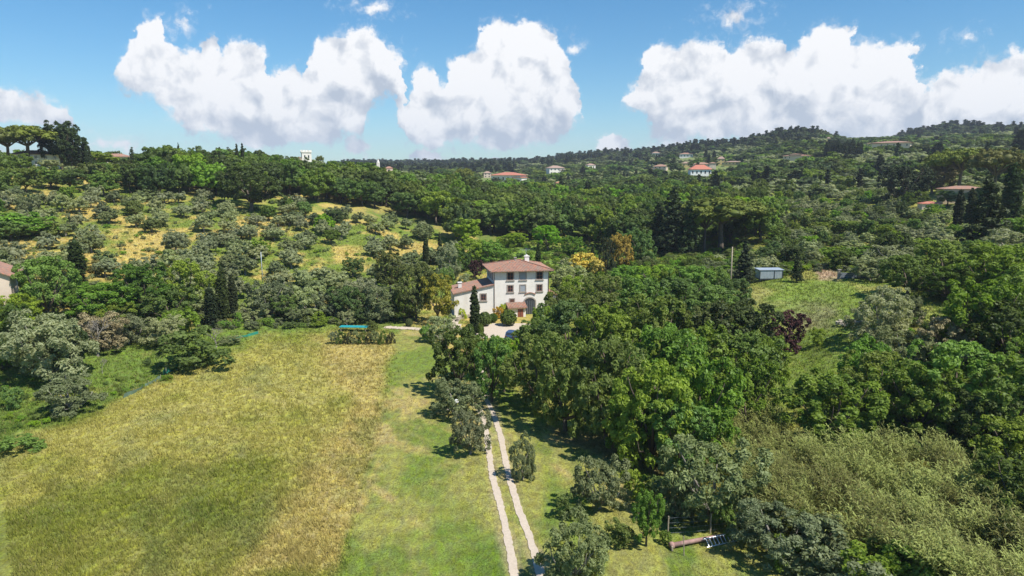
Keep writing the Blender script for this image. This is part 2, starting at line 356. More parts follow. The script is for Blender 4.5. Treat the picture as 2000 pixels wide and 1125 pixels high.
M['oak_dark'] = leaf('dark_oak_leaves', (.034, .060, .014), (.092, .142, .030))
M['bright'] = leaf('bright_green_leaves', (.085, .150, .016), (.190, .300, .036))
M['lime'] = leaf('lime_leaves', (.16, .21, .015), (.34, .40, .03))
M['olive'] = leaf('olive_leaves', (.132, .162, .100), (.305, .342, .235), .34, .012, .14)
M['olive_dark'] = leaf('dark_olive_leaves', (.075, .100, .056), (.175, .210, .130), .25, .012, .14)
M['cypress'] = leaf('cypress_needles', (.014, .024, .009), (.040, .060, .022), .08)
M['conifer'] = leaf('conifer_needles', (.016, .028, .013), (.045, .066, .028), .08)
M['pine'] = leaf('pine_needles', (.070, .092, .016), (.175, .200, .040), .15)
M['magnolia'] = leaf('magnolia_leaves', (.075, .100, .014), (.235, .205, .032), .15)
M['magnolia_dark'] = leaf('dark_magnolia_leaves', (.022, .036, .014), (.085, .095, .040), .1)
M['purple'] = leaf('purple_leaves', (.028, .010, .014), (.085, .030, .036), .1)
M['broom'] = leaf('yellow_blossom', (.24, .22, .02), (.62, .47, .03), .2)
M['brown'] = leaf('rusty_leaves', (.16, .10, .02), (.36, .22, .045), .2)
M['grey'] = leaf('grey_twigs', (.11, .10, .075), (.23, .215, .165), .1)
M['box'] = leaf('box_leaves', (.035, .062, .014), (.085, .125, .028), .1)
M['reed'] = leaf('reed_leaves', (.092, .092, .045), (.225, .280, .120), .28, .01, .1)
M['far_wood'] = leaf('far_wood_leaves', (.036, .060, .022), (.090, .120, .044), .1)
M['bark'] = simple('bark', (.12, .095, .070), .9, .3, 3, .5)
M['bark_grey'] = simple('grey_bark', (.26, .235, .20), .9, .25, 3, .4)
M['plaster'] = simple('white_plaster', (.76, .72, .66), .9, .07, .8, .1, stain=(.62, .56, .48))
M['plaster_pink'] = simple('pale_pink_plaster', (.62, .50, .40), .9, .08, .5)
M['plaster_yellow'] = simple('yellow_plaster', (.62, .47, .20), .9, .08, .5)
M['stone'] = simple('grey_stone', (.33, .29, .25), .9, .2, 4, .3)
M['wall_stone'] = simple('field_stone', (.42, .37, .29), .95, .3, 2, .6)
M['wood_red'] = simple('red_brown_wood', (.23, .075, .045), .6, .2, 4)
M['shutter'] = simple('grey_shutter', (.30, .33, .36), .6, .1, 4)
M['glass'] = simple('window_glass', (.03, .035, .04), .08, .1, 1, 0, .8)
M['dark'] = simple('dark_paint', (.04, .045, .05), .6)
M['copper'] = simple('brown_downpipe', (.12, .075, .05), .5)
M['gravel'] = simple('pale_gravel', (.50, .42, .33), .95, .10, 4, .6, stain=(.44, .36, .26))
M['turquoise'] = simple('turquoise_cover', (.02, .30, .33), .5, .12, 2)
M['net'] = simple('green_net', (.03, .22, .15), .7, .2, 2)
M['metal'] = simple('galvanised_sheet', (.42, .47, .52), .45, .15, 1.2, 0, .5, .3)
M['metal_dark'] = simple('dark_sheet', (.17, .19, .22), .5, .2, 1)
M['alu'] = simple('aluminium', (.72, .72, .74), .4, .06, 2, 0, .5, .2)
M['white'] = simple('white_paint', (.8, .8, .78), .5, .05)
M['car'] = simple('blue_car_paint', (.035, .075, .16), .25, .05, 1, 0, .6)
M['rubber'] = simple('rubber', (.025, .025, .025), .8)
M['pipe'] = simple('weathered_pipe', (.36, .22, .19), .8, .25, 2, .4, stain=(.2, .15, .13))
M['wood_grey'] = simple('weathered_wood', (.36, .30, .22), .9, .25, 4, .4)
M['brush'] = simple('dry_brushwood', (.25, .16, .11), .95, .4, 3, .6)
M['dirt'] = simple('dry_earth', (.45, .33, .21), .95, .3, 1.5, .6)
def tilemat(name, a, b, cdark):
    m, k, o = material(name); p = k.node('ShaderNodeBsdfPrincipled'); t = k.node('ShaderNodeTexCoord').outputs['Object']
    v = k.node('ShaderNodeTexVoronoi'); v.inputs['Scale'].default_value = 3.2; k.put(v.inputs['Vector'], t)
    s = k.node('ShaderNodeSeparateColor'); k.l.new(v.outputs['Color'], s.inputs[0])
    c = k.mix(s.outputs[0], a, b); c = k.mix(k.rng(k.noise(t, 1.5, 6, .72), .42, .62, 0, .9), c, cdark)
    k.put(p.inputs['Base Color'], c); p.inputs['Roughness'].default_value = .9; k.l.new(p.outputs[0], o.inputs[0]); return m
M['tiles'] = tilemat('terracotta_tiles', (.46, .20, .12), (.24, .12, .09), (.25, .20, .155))
M['tiles_red'] = tilemat('new_red_tiles', (.50, .13, .07), (.38, .12, .08), (.40, .2, .14))
M['tiles_pale'] = tilemat('pale_tiles', (.40, .25, .18), (.32, .19, .15), (.28, .22, .18))

# ground material: colour of the turf comes from the zones, grain and tufts from noise
gm, k, o = material('grassland')
p = k.node('ShaderNodeBsdfPrincipled'); t = k.node('ShaderNodeNewGeometry').outputs['Position']
c = k.node('ShaderNodeAttribute', attribute_name='zone').outputs['Color']
f1 = k.noise(t, 0.9, 6, .68); f2 = k.noise(t, 5.5, 4, .65); f3 = k.noise(k.vm('MULTIPLY', t, (1.0, .35, 1.0)), 1.9, 4, .6, dist=.8)
c = k.hsv(c, k.rng(f1, .35, .65, .487, .512), k.rng(f3, .3, .7, .86, 1.12), k.m('MULTIPLY', k.rng(f1, .3, .7, .72, 1.28), k.m('MULTIPLY', k.rng(f2, .28, .72, .62, 1.38), k.rng(f3, .3, .7, .8, 1.2))))
k.put(p.inputs['Base Color'], c); p.inputs['Roughness'].default_value = .95; p.inputs['Specular IOR Level'].default_value = .1
b = k.node('ShaderNodeBump'); b.inputs['Strength'].default_value = .9; b.inputs['Distance'].default_value = .25
k.put(b.inputs['Height'], k.m('ADD', k.m('MULTIPLY', f1, 1.0), k.m('MULTIPLY', f2, .45))); k.l.new(b.outputs[0], p.inputs['Normal']); k.l.new(p.outputs[0], o.inputs[0])
M['ground'] = gm

# ------------------------------------------------------------------ ground sheet
aa = np.concatenate([np.linspace(-180, -48, 34)[:-1], np.arange(-48, 48.01, .23), np.linspace(48, 180, 34)[1:]])
rr = np.concatenate([np.linspace(0.2, 36, 14)[:-1], 36 * np.exp(np.arange(0, math.log(300 / 36), .0068)), 300 * np.exp(np.arange(0.01, math.log(9000 / 300), .022)), [9000]])
AA, RR = np.meshgrid(np.radians(aa), rr, indexing='ij'); X = (RR * np.sin(AA)).ravel(); Y = (RR * np.cos(AA)).ravel(); Z = ground(X, Y)
na, nr = AA.shape; I = np.arange(na * nr).reshape(na, nr)
Q = np.stack([I[:-1, :-1], I[1:, :-1], I[1:, 1:], I[:-1, 1:]], -1).reshape(-1, 4)[:, ::-1]
gr = ob('ground', npmesh('ground', np.stack([X, Y, Z], -1), Q, M['ground'], color=zone_color(X, Y, Z), smooth=True)); tag(gr, kind='structure')

def ribbon(name, pts, w, mat, lift=.03, seed=0, step=.22, label=None):
    """a strip lying on the ground along a line of pixels; ragged edges"""
    P = np.array([gp(*q) for q in pts]); d = np.concatenate([[0], np.cumsum(np.hypot(*np.diff(P, axis=0).T))])
    s = np.arange(0, d[-1], step); x = np.interp(s, d, P[:, 0]); y = np.interp(s, d, P[:, 1])
    ker = np.hanning(45)[1:-1]; ker /= ker.sum(); xs = np.convolve(np.pad(x, 21, 'edge'), ker, 'valid'); ys = np.convolve(np.pad(y, 21, 'edge'), ker, 'valid')
    tx, ty = np.gradient(xs), np.gradient(ys); L = np.hypot(tx, ty) + 1e-9; nx, ny = -ty / L, tx / L
    V = []; m = 4
    for j in range(m + 1):
        q = j / m * 2 - 1; e = w / 2 * q * (1 + (vnoise(s * 3.7, s * 0 + j * 9 + seed, 5) + .7 * vnoise(s * .9, s * 0 + j * 9 + seed, 6) - .85) * .42 * abs(q)) + (vnoise(s * .12, s * 0, seed) - .5) * w * .22
        V.append(np.stack([xs + nx * e, ys + ny * e], -1))
    V = np.array(V); g = ground(V[..., 0].ravel(), V[..., 1].ravel()).reshape(V.shape[:2]) + lift
    V = np.concatenate([V, g[..., None]], -1); k = V.shape[1]; I = np.arange((m + 1) * k).reshape(m + 1, k)
    Q = np.stack([I[:-1, :-1], I[1:, :-1], I[1:, 1:], I[:-1, 1:]], -1).reshape(-1, 4)
    o = ob(name, npmesh(name, V.reshape(-1, 3), Q, mat, smooth=True)); tag(o, kind='structure')
    return o
def patch(name, poly, mat, lift=.04, step=.7):
    P = np.array([gp(*q) for q in poly]); lo, hi = P.min(0) - 1, P.max(0) + 1
    xs = np.arange(lo[0], hi[0], step); ys = np.arange(lo[1], hi[1], step); XX, YY = np.meshgrid(xs, ys, indexing='ij')
    s = sdpoly(XX.ravel(), YY.ravel(), P) + (fbm(XX.ravel() / 1.5, YY.ravel() / 1.5, 4) - .5) * 1.2
    I = np.arange(XX.size).reshape(XX.shape); Q = np.stack([I[:-1, :-1], I[1:, :-1], I[1:, 1:], I[:-1, 1:]], -1).reshape(-1, 4)
    Q = Q[(s[Q] > 0).sum(1) >= 3]
    o = ob(name, npmesh(name, np.stack([XX.ravel(), YY.ravel(), ground(XX.ravel(), YY.ravel()) + lift], -1), Q, mat, smooth=True)); tag(o, kind='structure'); return o
ribbon('track', [(1010,1250),(1008,1125),(990,1040),(975,985),(962,930),(957,890),(952,850),(943,815),(928,785)], .58, M['gravel'], .05, 1)
ribbon('track', [(1075,1250),(1056,1125),(1030,1040),(1008,975),(990,910),(978,850),(962,805),(948,775),(940,750),(945,710)], .58, M['gravel'], .05, 2)
patch('driveway', [(935,662),(1010,662),(1045,650),(1060,635),(1035,632),(1000,631),(948,632),(930,640),(905,640),(893,625),(892,606),(880,606),(876,640),(900,655)], M['gravel'])
ribbon('path', [(743,639),(790,641),(822,642),(850,648)], 1.6, M['gravel'], .06, 5)

# ------------------------------------------------------------------ foliage
def unit(v): return v / (np.linalg.norm(v, axis=-1, keepdims=True) + 1e-9)
def crown(name, lobes, nclump, nleaf, ls, rc, seed, up=.42, rand=.75, aspect=1.5, mat=None, core=.5, shell=.78, droop=0.):
    g = np.random.default_rng(seed); L = np.array(lobes, float); C = []; N = []
    vol = (L[:, 3] * L[:, 4] + L[:, 4] * L[:, 5]); cnt = np.maximum(3, (nclump * vol / vol.sum()).astype(int))
    for l, m in zip(L, cnt):
        d = unit(g.normal(size=(m * 2, 3))); d = d[d[:, 2] > -.75][:m]
        p = l[:3] + d * l[3:] * g.uniform(shell, 1.0, (len(d), 1)); C.append(p); N.append(unit(d / l[3:]))
    C = np.concatenate(C); N = np.concatenate(N)
    keep = np.ones(len(C), bool)
    for l in L: keep &= (((C - l[:3]) / l[3:]) ** 2).sum(1) > .5
    C, N = C[keep], N[keep]
    cr = rc * g.uniform(.6, 1.3, len(C)); ct = g.uniform(0, 1, len(C))
    idx = np.repeat(np.arange(len(C)), nleaf)
    d = unit(g.normal(size=(len(idx), 3)) + N[idx] * .9 + np.array([0, 0, .5]))
    rad = cr[idx] * g.uniform(.45, 1.12, len(idx)) ** .8
    P = C[idx] + d * rad[:, None] * np.array([1, 1, .8])
    P[:, 2] -= droop * rad * g.uniform(0, 1, len(idx))
    nn = unit(d * (1 - up) + np.array([0, 0, up]) + g.normal(size=P.shape) * rand * .55)
    t = unit(np.cross(nn, g.normal(size=P.shape))); b = np.cross(nn, t)
    s = ls * g.uniform(.6, 1.35, len(P))[:, None]
    V = np.stack([P - t * s * aspect * .5, P - b * s * .42, P + t * s * aspect * .5 - nn * s * .15, P + b * s * .42], 1).reshape(-1, 3)
    Q = np.arange(len(V)).reshape(-1, 4)
    tint = np.clip(.5 * ct[idx] + .5 * g.uniform(0, 1, len(idx)), 0, 1); tint = np.repeat(tint, 4)
    if core:
        for l in L:                                   # inner mass of twigs and leaves
            u, v = np.meshgrid(np.linspace(0, 2 * np.pi, 9)[:-1], np.linspace(.05, np.pi - .05, 6), indexing='ij')
            e = np.stack([np.cos(u) * np.sin(v), np.sin(u) * np.sin(v), np.cos(v)], -1).reshape(-1, 3)
            e = l[:3] + e * l[3:] * core * g.uniform(.85, 1.1, (len(e), 1)); b0 = len(V); I = np.arange(48).reshape(8, 6)
            q = np.stack([I[:, :-1], np.roll(I, -1, 0)[:, :-1], np.roll(I, -1, 0)[:, 1:], I[:, 1:]], -1).reshape(-1, 4) + b0
            V = np.concatenate([V, e]); Q = np.concatenate([Q, q]); tint = np.concatenate([tint, np.full(48, .25)])
    return npmesh(name, V, Q, mat, tint=tint)
def lobes_round(seed, h, w, z0, nl=9, flat=.8, size=.34):
    """lobes of a broad crown: h total height, w width, z0 bottom of the crown"""
    g = np.random.default_rng(seed); c = (h + z0) / 2; a = w / 2; hz = (h - z0) / 2; out = [(0, 0, c, a * .62, a * .62, hz * .8)]
    for i in range(nl):
        ang = i * 2.4 + g.uniform(-.4, .4); rr = a * g.uniform(.45, .68); zz = c + hz * g.uniform(-.55, .62); s = a * size * g.uniform(.85, 1.4)
        out.append((rr * math.cos(ang), rr * math.sin(ang), zz, s, s, s * flat))
    return out
def trunk_mesh(name, lobes, h0, rad, mat, seed, nb=7):
    g = random.Random(seed); mb = MB(); fork = (g.uniform(-.2, .2), g.uniform(-.2, .2), h0)
    mb.tube([(0, 0, -.6), (g.uniform(-.1, .1) * rad, 0, .15), (fork[0] * .5, fork[1] * .5, h0 * .5), fork], [rad * 1.5, rad * 1.15, rad * .9, rad * .8], 7)
    ls = sorted(lobes[1:], key=lambda l: -l[3])[:nb] if len(lobes) > 1 else lobes
    for l in ls:
        mid = ((fork[0] + l[0]) / 2 + g.uniform(-.3, .3), (fork[1] + l[1]) / 2 + g.uniform(-.3, .3), (fork[2] * .45 + l[2] * .55))
        mb.tube([fork, mid, (l[0], l[1], l[2]), (l[0] * 1.15, l[1] * 1.15, l[2] + l[5] * .6)], [rad * .6, rad * .38, rad * .2, rad * .06], 5)
    return mb.mesh(name, mat, True)
PROTO = {}     # kind -> list of (crown mesh, trunk mesh, nominal height, nominal width)
def add(kind, cr, tr, h, w):
    v = np.empty(len(cr.vertices) * 3, np.float32); cr.vertices.foreach_get('co', v); v = v.reshape(-1, 3)
    h = float(np.percentile(v[:, 2], 99.7)); w = float((np.percentile(v[:, 0], 99.5) - np.percentile(v[:, 0], .5) + np.percentile(v[:, 1], 99.5) - np.percentile(v[:, 1], .5)) / 2)
    PROTO.setdefault(kind, []).append((cr, tr, h, w))
for s in range(4):
    L = lobes_round(100 + s, 10, 9.5, .9, 18, .8, .31); tr = trunk_mesh('trunk', L, 2.0, .32, M['bark'], s)
    add('oak0', crown('crown', L, 330, 100, .23, .60, 10 + s, mat=M['oak'], core=0, shell=.62), tr, 10, 9.5)
    L = lobes_round(120 + s, 10, 9.5, .7, 14, .8, .33); tr = trunk_mesh('trunk', L, 2.0, .32, M['bark'], s, 5)
    add('oak1', crown('crown', L, 170, 60, .37, .72, 20 + s, mat=M['oak']), tr, 10, 9.5)
for s in range(3):
    L = lobes_round(140 + s, 10, 9.5, .6, 7, .75, .36); add('oak2', crown('crown', L, 46, 16, 1.0, 1.2, 30 + s, mat=M['oak'], core=.8), None, 10, 9.5)
    L = lobes_round(150 + s, 5, 5.2, .25, 14, .9, .34); tr = trunk_mesh('trunk', L, .9, .20, M['bark_grey'], s)
    add('olive0', crown('crown', L, 300, 100, .105, .38, 40 + s, up=.42, rand=.9, aspect=2.4, mat=M['olive'], core=0, shell=.6), tr, 5, 5.2)
    L = lobes_round(156 + s, 2, 2.2, -.1, 5, .8, .4); add('shrub', crown('crown', L, 130, 60, .10, .24, 70 + s, mat=M['bright'], core=0, shell=.55), None, 2, 2.2)
for s in range(4):
    L = lobes_round(160 + s, 5, 5.2, .2, 11, .9, .36); tr = trunk_mesh('trunk', L, 1.2, .20, M['bark_grey'], s, 4)
    add('olive1', crown('crown', L, 110, 60, .21, .46, 50 + s, up=.42, rand=.9, aspect=2.0, mat=M['olive'], core=.55), tr, 5, 5.2)
for s in range(2):
    L = lobes_round(170 + s, 5, 5.6, .3, 5, .85, .38); add('olive2', crown('crown', L, 28, 12, .6, .6, 60 + s, up=.42, rand=.8, mat=M['olive'], core=.8), None, 5, 5.6)
def cyp_lobes(seed, h, w, wide=.45):
    g = np.random.default_rng(seed); out = []
    for i in range(16):
        t = i / 15; r = w / 2 * .92 * math.sin(math.pi * (t * .86 + .10)) ** .62 * (1 - .25 * t); out.append((g.uniform(-.05, .05) * w, g.uniform(-.05, .05) * w, h * (.06 + .87 * t), r, r, h * .07))
    return out
for s in range(3):
    L = cyp_lobes(s, 9, 2.0); mb = MB().tube([(0, 0, -.5), (0, 0, 1), (0, 0, 6)], [.2, .16, .05])
    add('cypress', crown('crown', L, 420, 26, .15, .20, 80 + s, up=.55, rand=.6, aspect=2.4, mat=M['cypress'], core=.8, shell=.9), mb.mesh('trunk', M['bark']), 9, 2.0)
L = cyp_lobes(5, 9, 2.2)[::2]; add('cypress2', crown('crown', L, 40, 12, .6, .3, 85, up=.7, rand=.4, mat=M['cypress'], core=.9), None, 9, 2.2)
for s in range(3):                                   # dark conical conifer with layered boughs
    g = np.random.default_rng(300 + s); L = []
    for i in range(26):
        t = i / 25; a = i * 2.4; rr_ = 3.0 * (1 - t) ** .75 + .15; L.append((rr_ * .5 * math.cos(a), rr_ * .5 * math.sin(a), 1.2 + 10.4 * t, rr_ * .55 + .2, rr_ * .55 + .2, .65))
    mb = MB().tube([(0, 0, -.5), (0, 0, 2), (0, 0, 10.5)], [.32, .28, .06], 7)
    add('conifer', crown('crown', L, 190, 40, .26, .5, 90 + s, up=.4, rand=.7, aspect=2, mat=M['conifer'], core=.6), mb.mesh('trunk', M['bark']), 12.5, 7)
for s in range(2):                                   # umbrella pine
    g = np.random.default_rng(320 + s); L = [(0, 0, 9.6, 3.2, 3.2, 1.0)]
    for i in range(16):
        a = i * 2.4; q = 5.2 * math.sqrt((i + .5) / 16); L.append((q * math.cos(a), q * math.sin(a), 10.1 - .055 * q * q + g.uniform(-.3, .35), g.uniform(1.4, 2.0), g.uniform(1.4, 2.0), 1.25))
    mb = MB().tube([(0, 0, -.5), (.1, 0, 3), (.2, .1, 6.2)], [.42, .34, .28], 8)
    for l in L[1:]: mb.tube([(.2, .1, 6.0), (l[0] * .55, l[1] * .55, 8.0), (l[0], l[1], l[2])], [.17, .12, .05], 5)
    add('stone_pine', crown('crown', L, 260, 46, .27, .62, 95 + s, up=.5, rand=.6, aspect=1.8, mat=M['pine'], core=.7), mb.mesh('trunk', M['bark']), 11.6, 13)
L = [(0, 0, .52, .5, .5, .5)]; add('topiary', crown('crown', L, 330, 16, .05, .05, 99, up=.1, rand=.5, mat=M['box'], core=.95, shell=.97), None, 1.04, 1.04)
for s in range(2):                                   # bare, twiggy tree
    g = random.Random(s); mb = MB()
    def grow(p, d, l, r, n_):
        q = p + d * l; mb.tube([p, p + d * l * .5 + Vector((g.uniform(-.1, .1), g.uniform(-.1, .1), 0)) * l, q], [r, r * .8, r * .6], 4)
        if n_: [grow(q, (d + Vector((g.uniform(-.8, .8), g.uniform(-.8, .8), g.uniform(-.1, .5)))).normalized(), l * .72, r * .55, n_ - 1) for _ in range(3)]
    grow(Vector((0, 0, -.2)), Vector((0, 0, 1)), 1.6, .16, 5); add('bare', mb.mesh('branches', M['bark_grey']), None, 4.6, 4.2)

KINDNAME = {'oak0': 'broadleaf_tree', 'oak1': 'broadleaf_tree', 'oak2': 'broadleaf_tree', 'olive0': 'olive_tree', 'olive1': 'olive_tree', 'olive2': 'olive_tree', 'shrub': 'shrub',
            'cypress': 'cypress_tree', 'cypress2': 'cypress_tree', 'conifer': 'conifer_tree', 'stone_pine': 'stone_pine', 'topiary': 'clipped_bush', 'bare': 'bare_tree'}
CAT = {'broadleaf_tree': 'tree', 'olive_tree': 'olive tree', 'shrub': 'shrub', 'cypress_tree': 'cypress', 'conifer_tree': 'conifer', 'stone_pine': 'pine', 'clipped_bush': 'bush', 'bare_tree': 'tree'}
FARB = []
OCC = []        # (x, y, radius) of things already placed
def tree_at(x, y, h, w, kind, label, mat=None, group=None, i=None, name=None, rot=None, sink=0.0):
    L = PROTO[kind]; c, tr, ph, pw = L[random.randrange(len(L)) if i is None else i % len(L)]
    nm = name or KINDNAME[kind]; z = g1(x, y) - sink; a = random.uniform(0, 6.28) if rot is None else rot
    sc = (w / pw, w / pw * random.uniform(.95, 1.05), h / ph)
    if tr:
        e = ob(nm, None, loc=(x, y, z)); e.rotation_euler.z = a; e.scale = sc; e.empty_display_size = .5; co = ob('crown', c, e); ob('trunk', tr, e)
    else:
        e = co = ob(nm, c, loc=(x, y, z)); e.rotation_euler.z = a; e.scale = sc
    if mat: co.material_slots[0].link = 'OBJECT'; co.material_slots[0].material = M[mat]
    tag(e, label, CAT.get(nm, 'tree' if 'tree' in nm else 'shrub'), group); OCC.append((x, y, w * .5)); return e
def T(kind, px, ytop, ybase, wpx, label, mat=None, group=None, r=None, i=None, name=None, sink=0.0):
    """tree whose foot is seen (or would be seen) at px, ybase and whose top reaches ytop"""
    if kind in ('olive0', 'oak0') and not sink: sink = max(0.02, (ybase - ytop) * .007) if ybase else 0
    if kind == 'olive0': wpx = wpx * 1.15
    x, y = gp(px, ybase) if r is None else (r * math.sin(R(azel(px, 420)[0])), r * math.cos(R(azel(px, 420)[0])))
    z = g1(x, y); rr_ = math.hypot(x, y); top_ = H + rr_ * math.tan(R(azel(px, ytop)[1])); h = max(.4, top_ - z)
    w = wpx / F * math.hypot(rr_, z + h / 2 - H) * .97
    if kind in ('cypress', 'stone_pine', 'conifer') and rr_ > 140 and ybase is not None: FARB.append((math.atan2(x, y), w * .5 / rr_, rr_, ybase - (ybase - ytop) * .25))
    return tree_at(x, y, h + sink, w, kind, label, mat, group, i, name, sink=sink)

# ================================================================== the villa
def rib_plane(mb, p0, p1, q0, q1, step=.30, r=.055):
    """tile rows running up a roof plane: eave p0-p1, upper edge q0-q1 (q0 may equal q1)"""
    p0, p1, q0, q1 = map(Vector, (p0, p1, q0, q1)); e = p1 - p0; L = e.length; e.normalize()
    nrm = e.cross(((q0 + q1) / 2 - p0)).normalized()
    if nrm.z < 0: nrm = -nrm
    a0, a1 = (q0 - p0).dot(e), (q1 - p0).dot(e); up0 = (q0 - p0) - e * a0; hh = up0.length; up = up0.normalized()
    s = step / 2
    while s < L:
        t = min(s / a0 if a0 > 1e-3 and s < a0 else 1, (L - s) / (L - a1) if L - a1 > 1e-3 and s > a1 else 1)
        b = p0 + e * s + nrm * .01; c = b + up * (hh * t); k = len(mb.v)
        for q in (b, c): mb.v += [tuple(q - e * step * .34), tuple(q - e * step * .17 + nrm * r), tuple(q + e * step * .17 + nrm * r), tuple(q + e * step * .34)]
        mb.f += [(k, k + 1, k + 5, k + 4), (k + 1, k + 2, k + 6, k + 5), (k + 2, k + 3, k + 7, k + 6), (k, k + 3, k + 2, k + 1)]
        s += step
def hip_roof(parent, x0, x1, y0, y1, z, rise, mat, over=.8, ribs=True, edge=M['wood_grey']):
    x0 -= over; x1 += over; y0 -= over; y1 += over; d = min(x1 - x0, y1 - y0) / 2
    if x1 - x0 >= y1 - y0: a, b = (x0 + d, (y0 + y1) / 2, z + rise), (x1 - d, (y0 + y1) / 2, z + rise)
    else: a, b = ((x0 + x1) / 2, y0 + d, z + rise), ((x0 + x1) / 2, y1 - d, z + rise)
    A, B, C_, D_ = (x0, y0, z), (x1, y0, z), (x1, y1, z), (x0, y1, z); t = .1
    up = lambda p: (p[0], p[1], p[2] + t)
    if x1 - x0 >= y1 - y0: planes = [(A, B, a, b), (B, C_, b, b), (C_, D_, b, a), (D_, A, a, a)]
    else: planes = [(A, B, a, a), (B, C_, a, b), (C_, D_, b, b), (D_, A, b, a)]
    m = MB()
    for p, q, u, v in planes: m.poly([up(p), up(q), up(v), up(u)] if u != v else [up(p), up(q), up(u)])
    for p, q in ((A, B), (B, C_), (C_, D_), (D_, A)): m.poly([p, q, up(q), up(p)])
    m.poly([A, D_, C_, B]); roof = m.build('roof', mat, parent)
    if ribs:
        m = MB()
        for p, q, u, v in planes: rib_plane(m, up(p), up(q), up(u), up(v))
        for p, q in ((A, a), (B, b), (C_, b), (D_, a), (a, b)):
            if p != q: m.tube([up(up(p)), up(up(q))], .10, 6)
        tag(m.build('tile_row', mat, roof), kind='stuff')
    return roof
def window(parent, x, z, w, h, y=0., frame=M['stone'], sash=M['wood_red'], face='front', sill=True, shut=None, fw=.2):
    """front: wall plane y=const looking to -y; left: wall plane x=const looking to -x (x is then the position along y)"""
    fy = y
    def bx(m, a0, a1, d0, d1, c0, c1):
        if face == 'front': m.box(x + a0, x + a1, fy - d1, fy - d0, z + c0, z + c1)
        else: m.box(fy - d1, fy - d0, x + a0, x + a1, z + c0, z + c1)
    m = MB(); bx(m, -w/2-fw, -w/2, -.05, .07, -fw*.6, h+fw); bx(m, w/2, w/2+fw, -.05, .07, -fw*.6, h+fw); bx(m, -w/2, w/2, -.05, .068, h, h+fw); bx(m, -w/2, w/2, -.05, .066, -fw*.6, 0)
    wi = m.build('window', frame, parent)
    m = MB(); bx(m, -w/2, w/2, -.04, .008, 0, h); m.build('pane', M['glass'] if not shut else shut, wi)
    if not shut:
        m = MB(); 
        for a in (-w/2, -.035, w/2-.07): bx(m, a, a+.07, .0, .035, 0, h)
        for c in (0, h*.5-.03, h-.07): bx(m, -w/2+.07, -.035, .0, .03, c, c+.06); bx(m, .035, w/2-.07, .0, .03, c, c+.06)
        m.build('sash', sash, wi)
    if sill: m = MB(); bx(m, -w/2-fw-.1, w/2+fw+.1, -.02, .16, -fw*.6-.14, -fw*.6-.003); m.build('sill', frame, wi)
    return wi
vx, vy = gp(965, 616); YAW = R(10)
V = ob('villa', None, loc=(vx, vy, 0)); V.rotation_euler.z = YAW; V.empty_display_size = 3
tag(V, 'white three-storey villa with terracotta hip roof and low side wing', 'house')
m = MB().box(0, 11, 0, 10, -1, 8.7); m.build('wall', M['plaster'], V)
mb = MB().prism([(-7.8, .03, -1), (-.003, .03, -1), (-.003, .03, 6.0), (-7.8, .03, 4.45)], (0, 9, 0)); mb.build('wall', M['plaster'], V)
rf = hip_roof(V, 0, 11, 0, 10, 8.7, 1.5, M['tiles'], .85)
m = MB()
for i in range(26): m.box(-.8 + i * .5, -.7 + i * .5, -.8, -.005, 8.58, 8.697)
for i in range(23): m.box(-.8, -.005, -.75 + i * .5, -.65 + i * .5, 8.58, 8.697)
tag(m.build('rafter', M['wood_grey'], rf), kind='stuff')
m = MB().box(4.9, 5.3, 4.6, 5.0, 9.6, 10.75).box(4.8, 5.4, 4.5, 5.1, 10.75, 10.85); m.build('chimney', M['stone'], rf)
m = MB().box(7.2, 8.1, 5.4, 6.0, 9.4, 10.9).box(7.1, 8.2, 5.3, 6.1, 10.9, 11.0).prism([(7.2, 5.4, 11.0), (8.1, 5.4, 11.0), (7.65, 5.4, 11.35)], (0, .6, 0)); m.build('chimney', M['plaster'], rf)
m = MB().tube([(7.6, 6.3, 10), (7.6, 6.3, 12.6)], .03, 5).box(6.3, 8.6, 6.28, 6.32, 12.3, 12.33).box(6.7, 8.2, 6.28, 6.32, 12.05, 12.08)
for a in range(7): m.box(6.5 + a * .3, 6.53 + a * .3, 6.0, 6.6, 12.3, 12.33)
m.build('antenna', M['metal'], rf)
# side wing roof: single slope falling to the left
t = .16; m = MB().prism([(-8.1, -.3, 4.45), (-.003, -.3, 6.05), (-.003, -.3, 6.05 + t), (-8.1, -.3, 4.45 + t)], (0, 9.6, 0)); wr = m.build('roof', M['tiles'], V)
m = MB(); rib_plane(m, (-8.1, 9.3, 4.45 + t), (-8.1, -.3, 4.45 + t), (-.05, 9.3, 6.05 + t), (-.05, -.3, 6.05 + t)); tag(m.build('tile_row', M['tiles'], wr), kind='stuff')
m = MB().box(-6.6, -5.9, 4.2, 4.9, 4.6, 6.0).box(-6.7, -5.8, 4.1, 5.0, 6.0, 6.12); m.build('chimney', M['plaster'], wr)
# windows: three bays on the two upper floors, smaller ones below
for bx_, st in ((3.25, None), (5.75, 's'), (9.1, None)):
    window(V, bx_, 7.0, 1.15, 1.45, shut=None if not st else M['shutter'])
    window(V, bx_, 4.65, 1.0, 1.2, shut=None if not st else M['shutter'])
window(V, 3.6, 2.55, .8, .6); window(V, -2.1, 3.1, 1.0, 1.2, y=.03)
for q in (2.2, 5.0, 7.8): window(V, q, 6.9, .75, 1.35, face='left', sill=False)
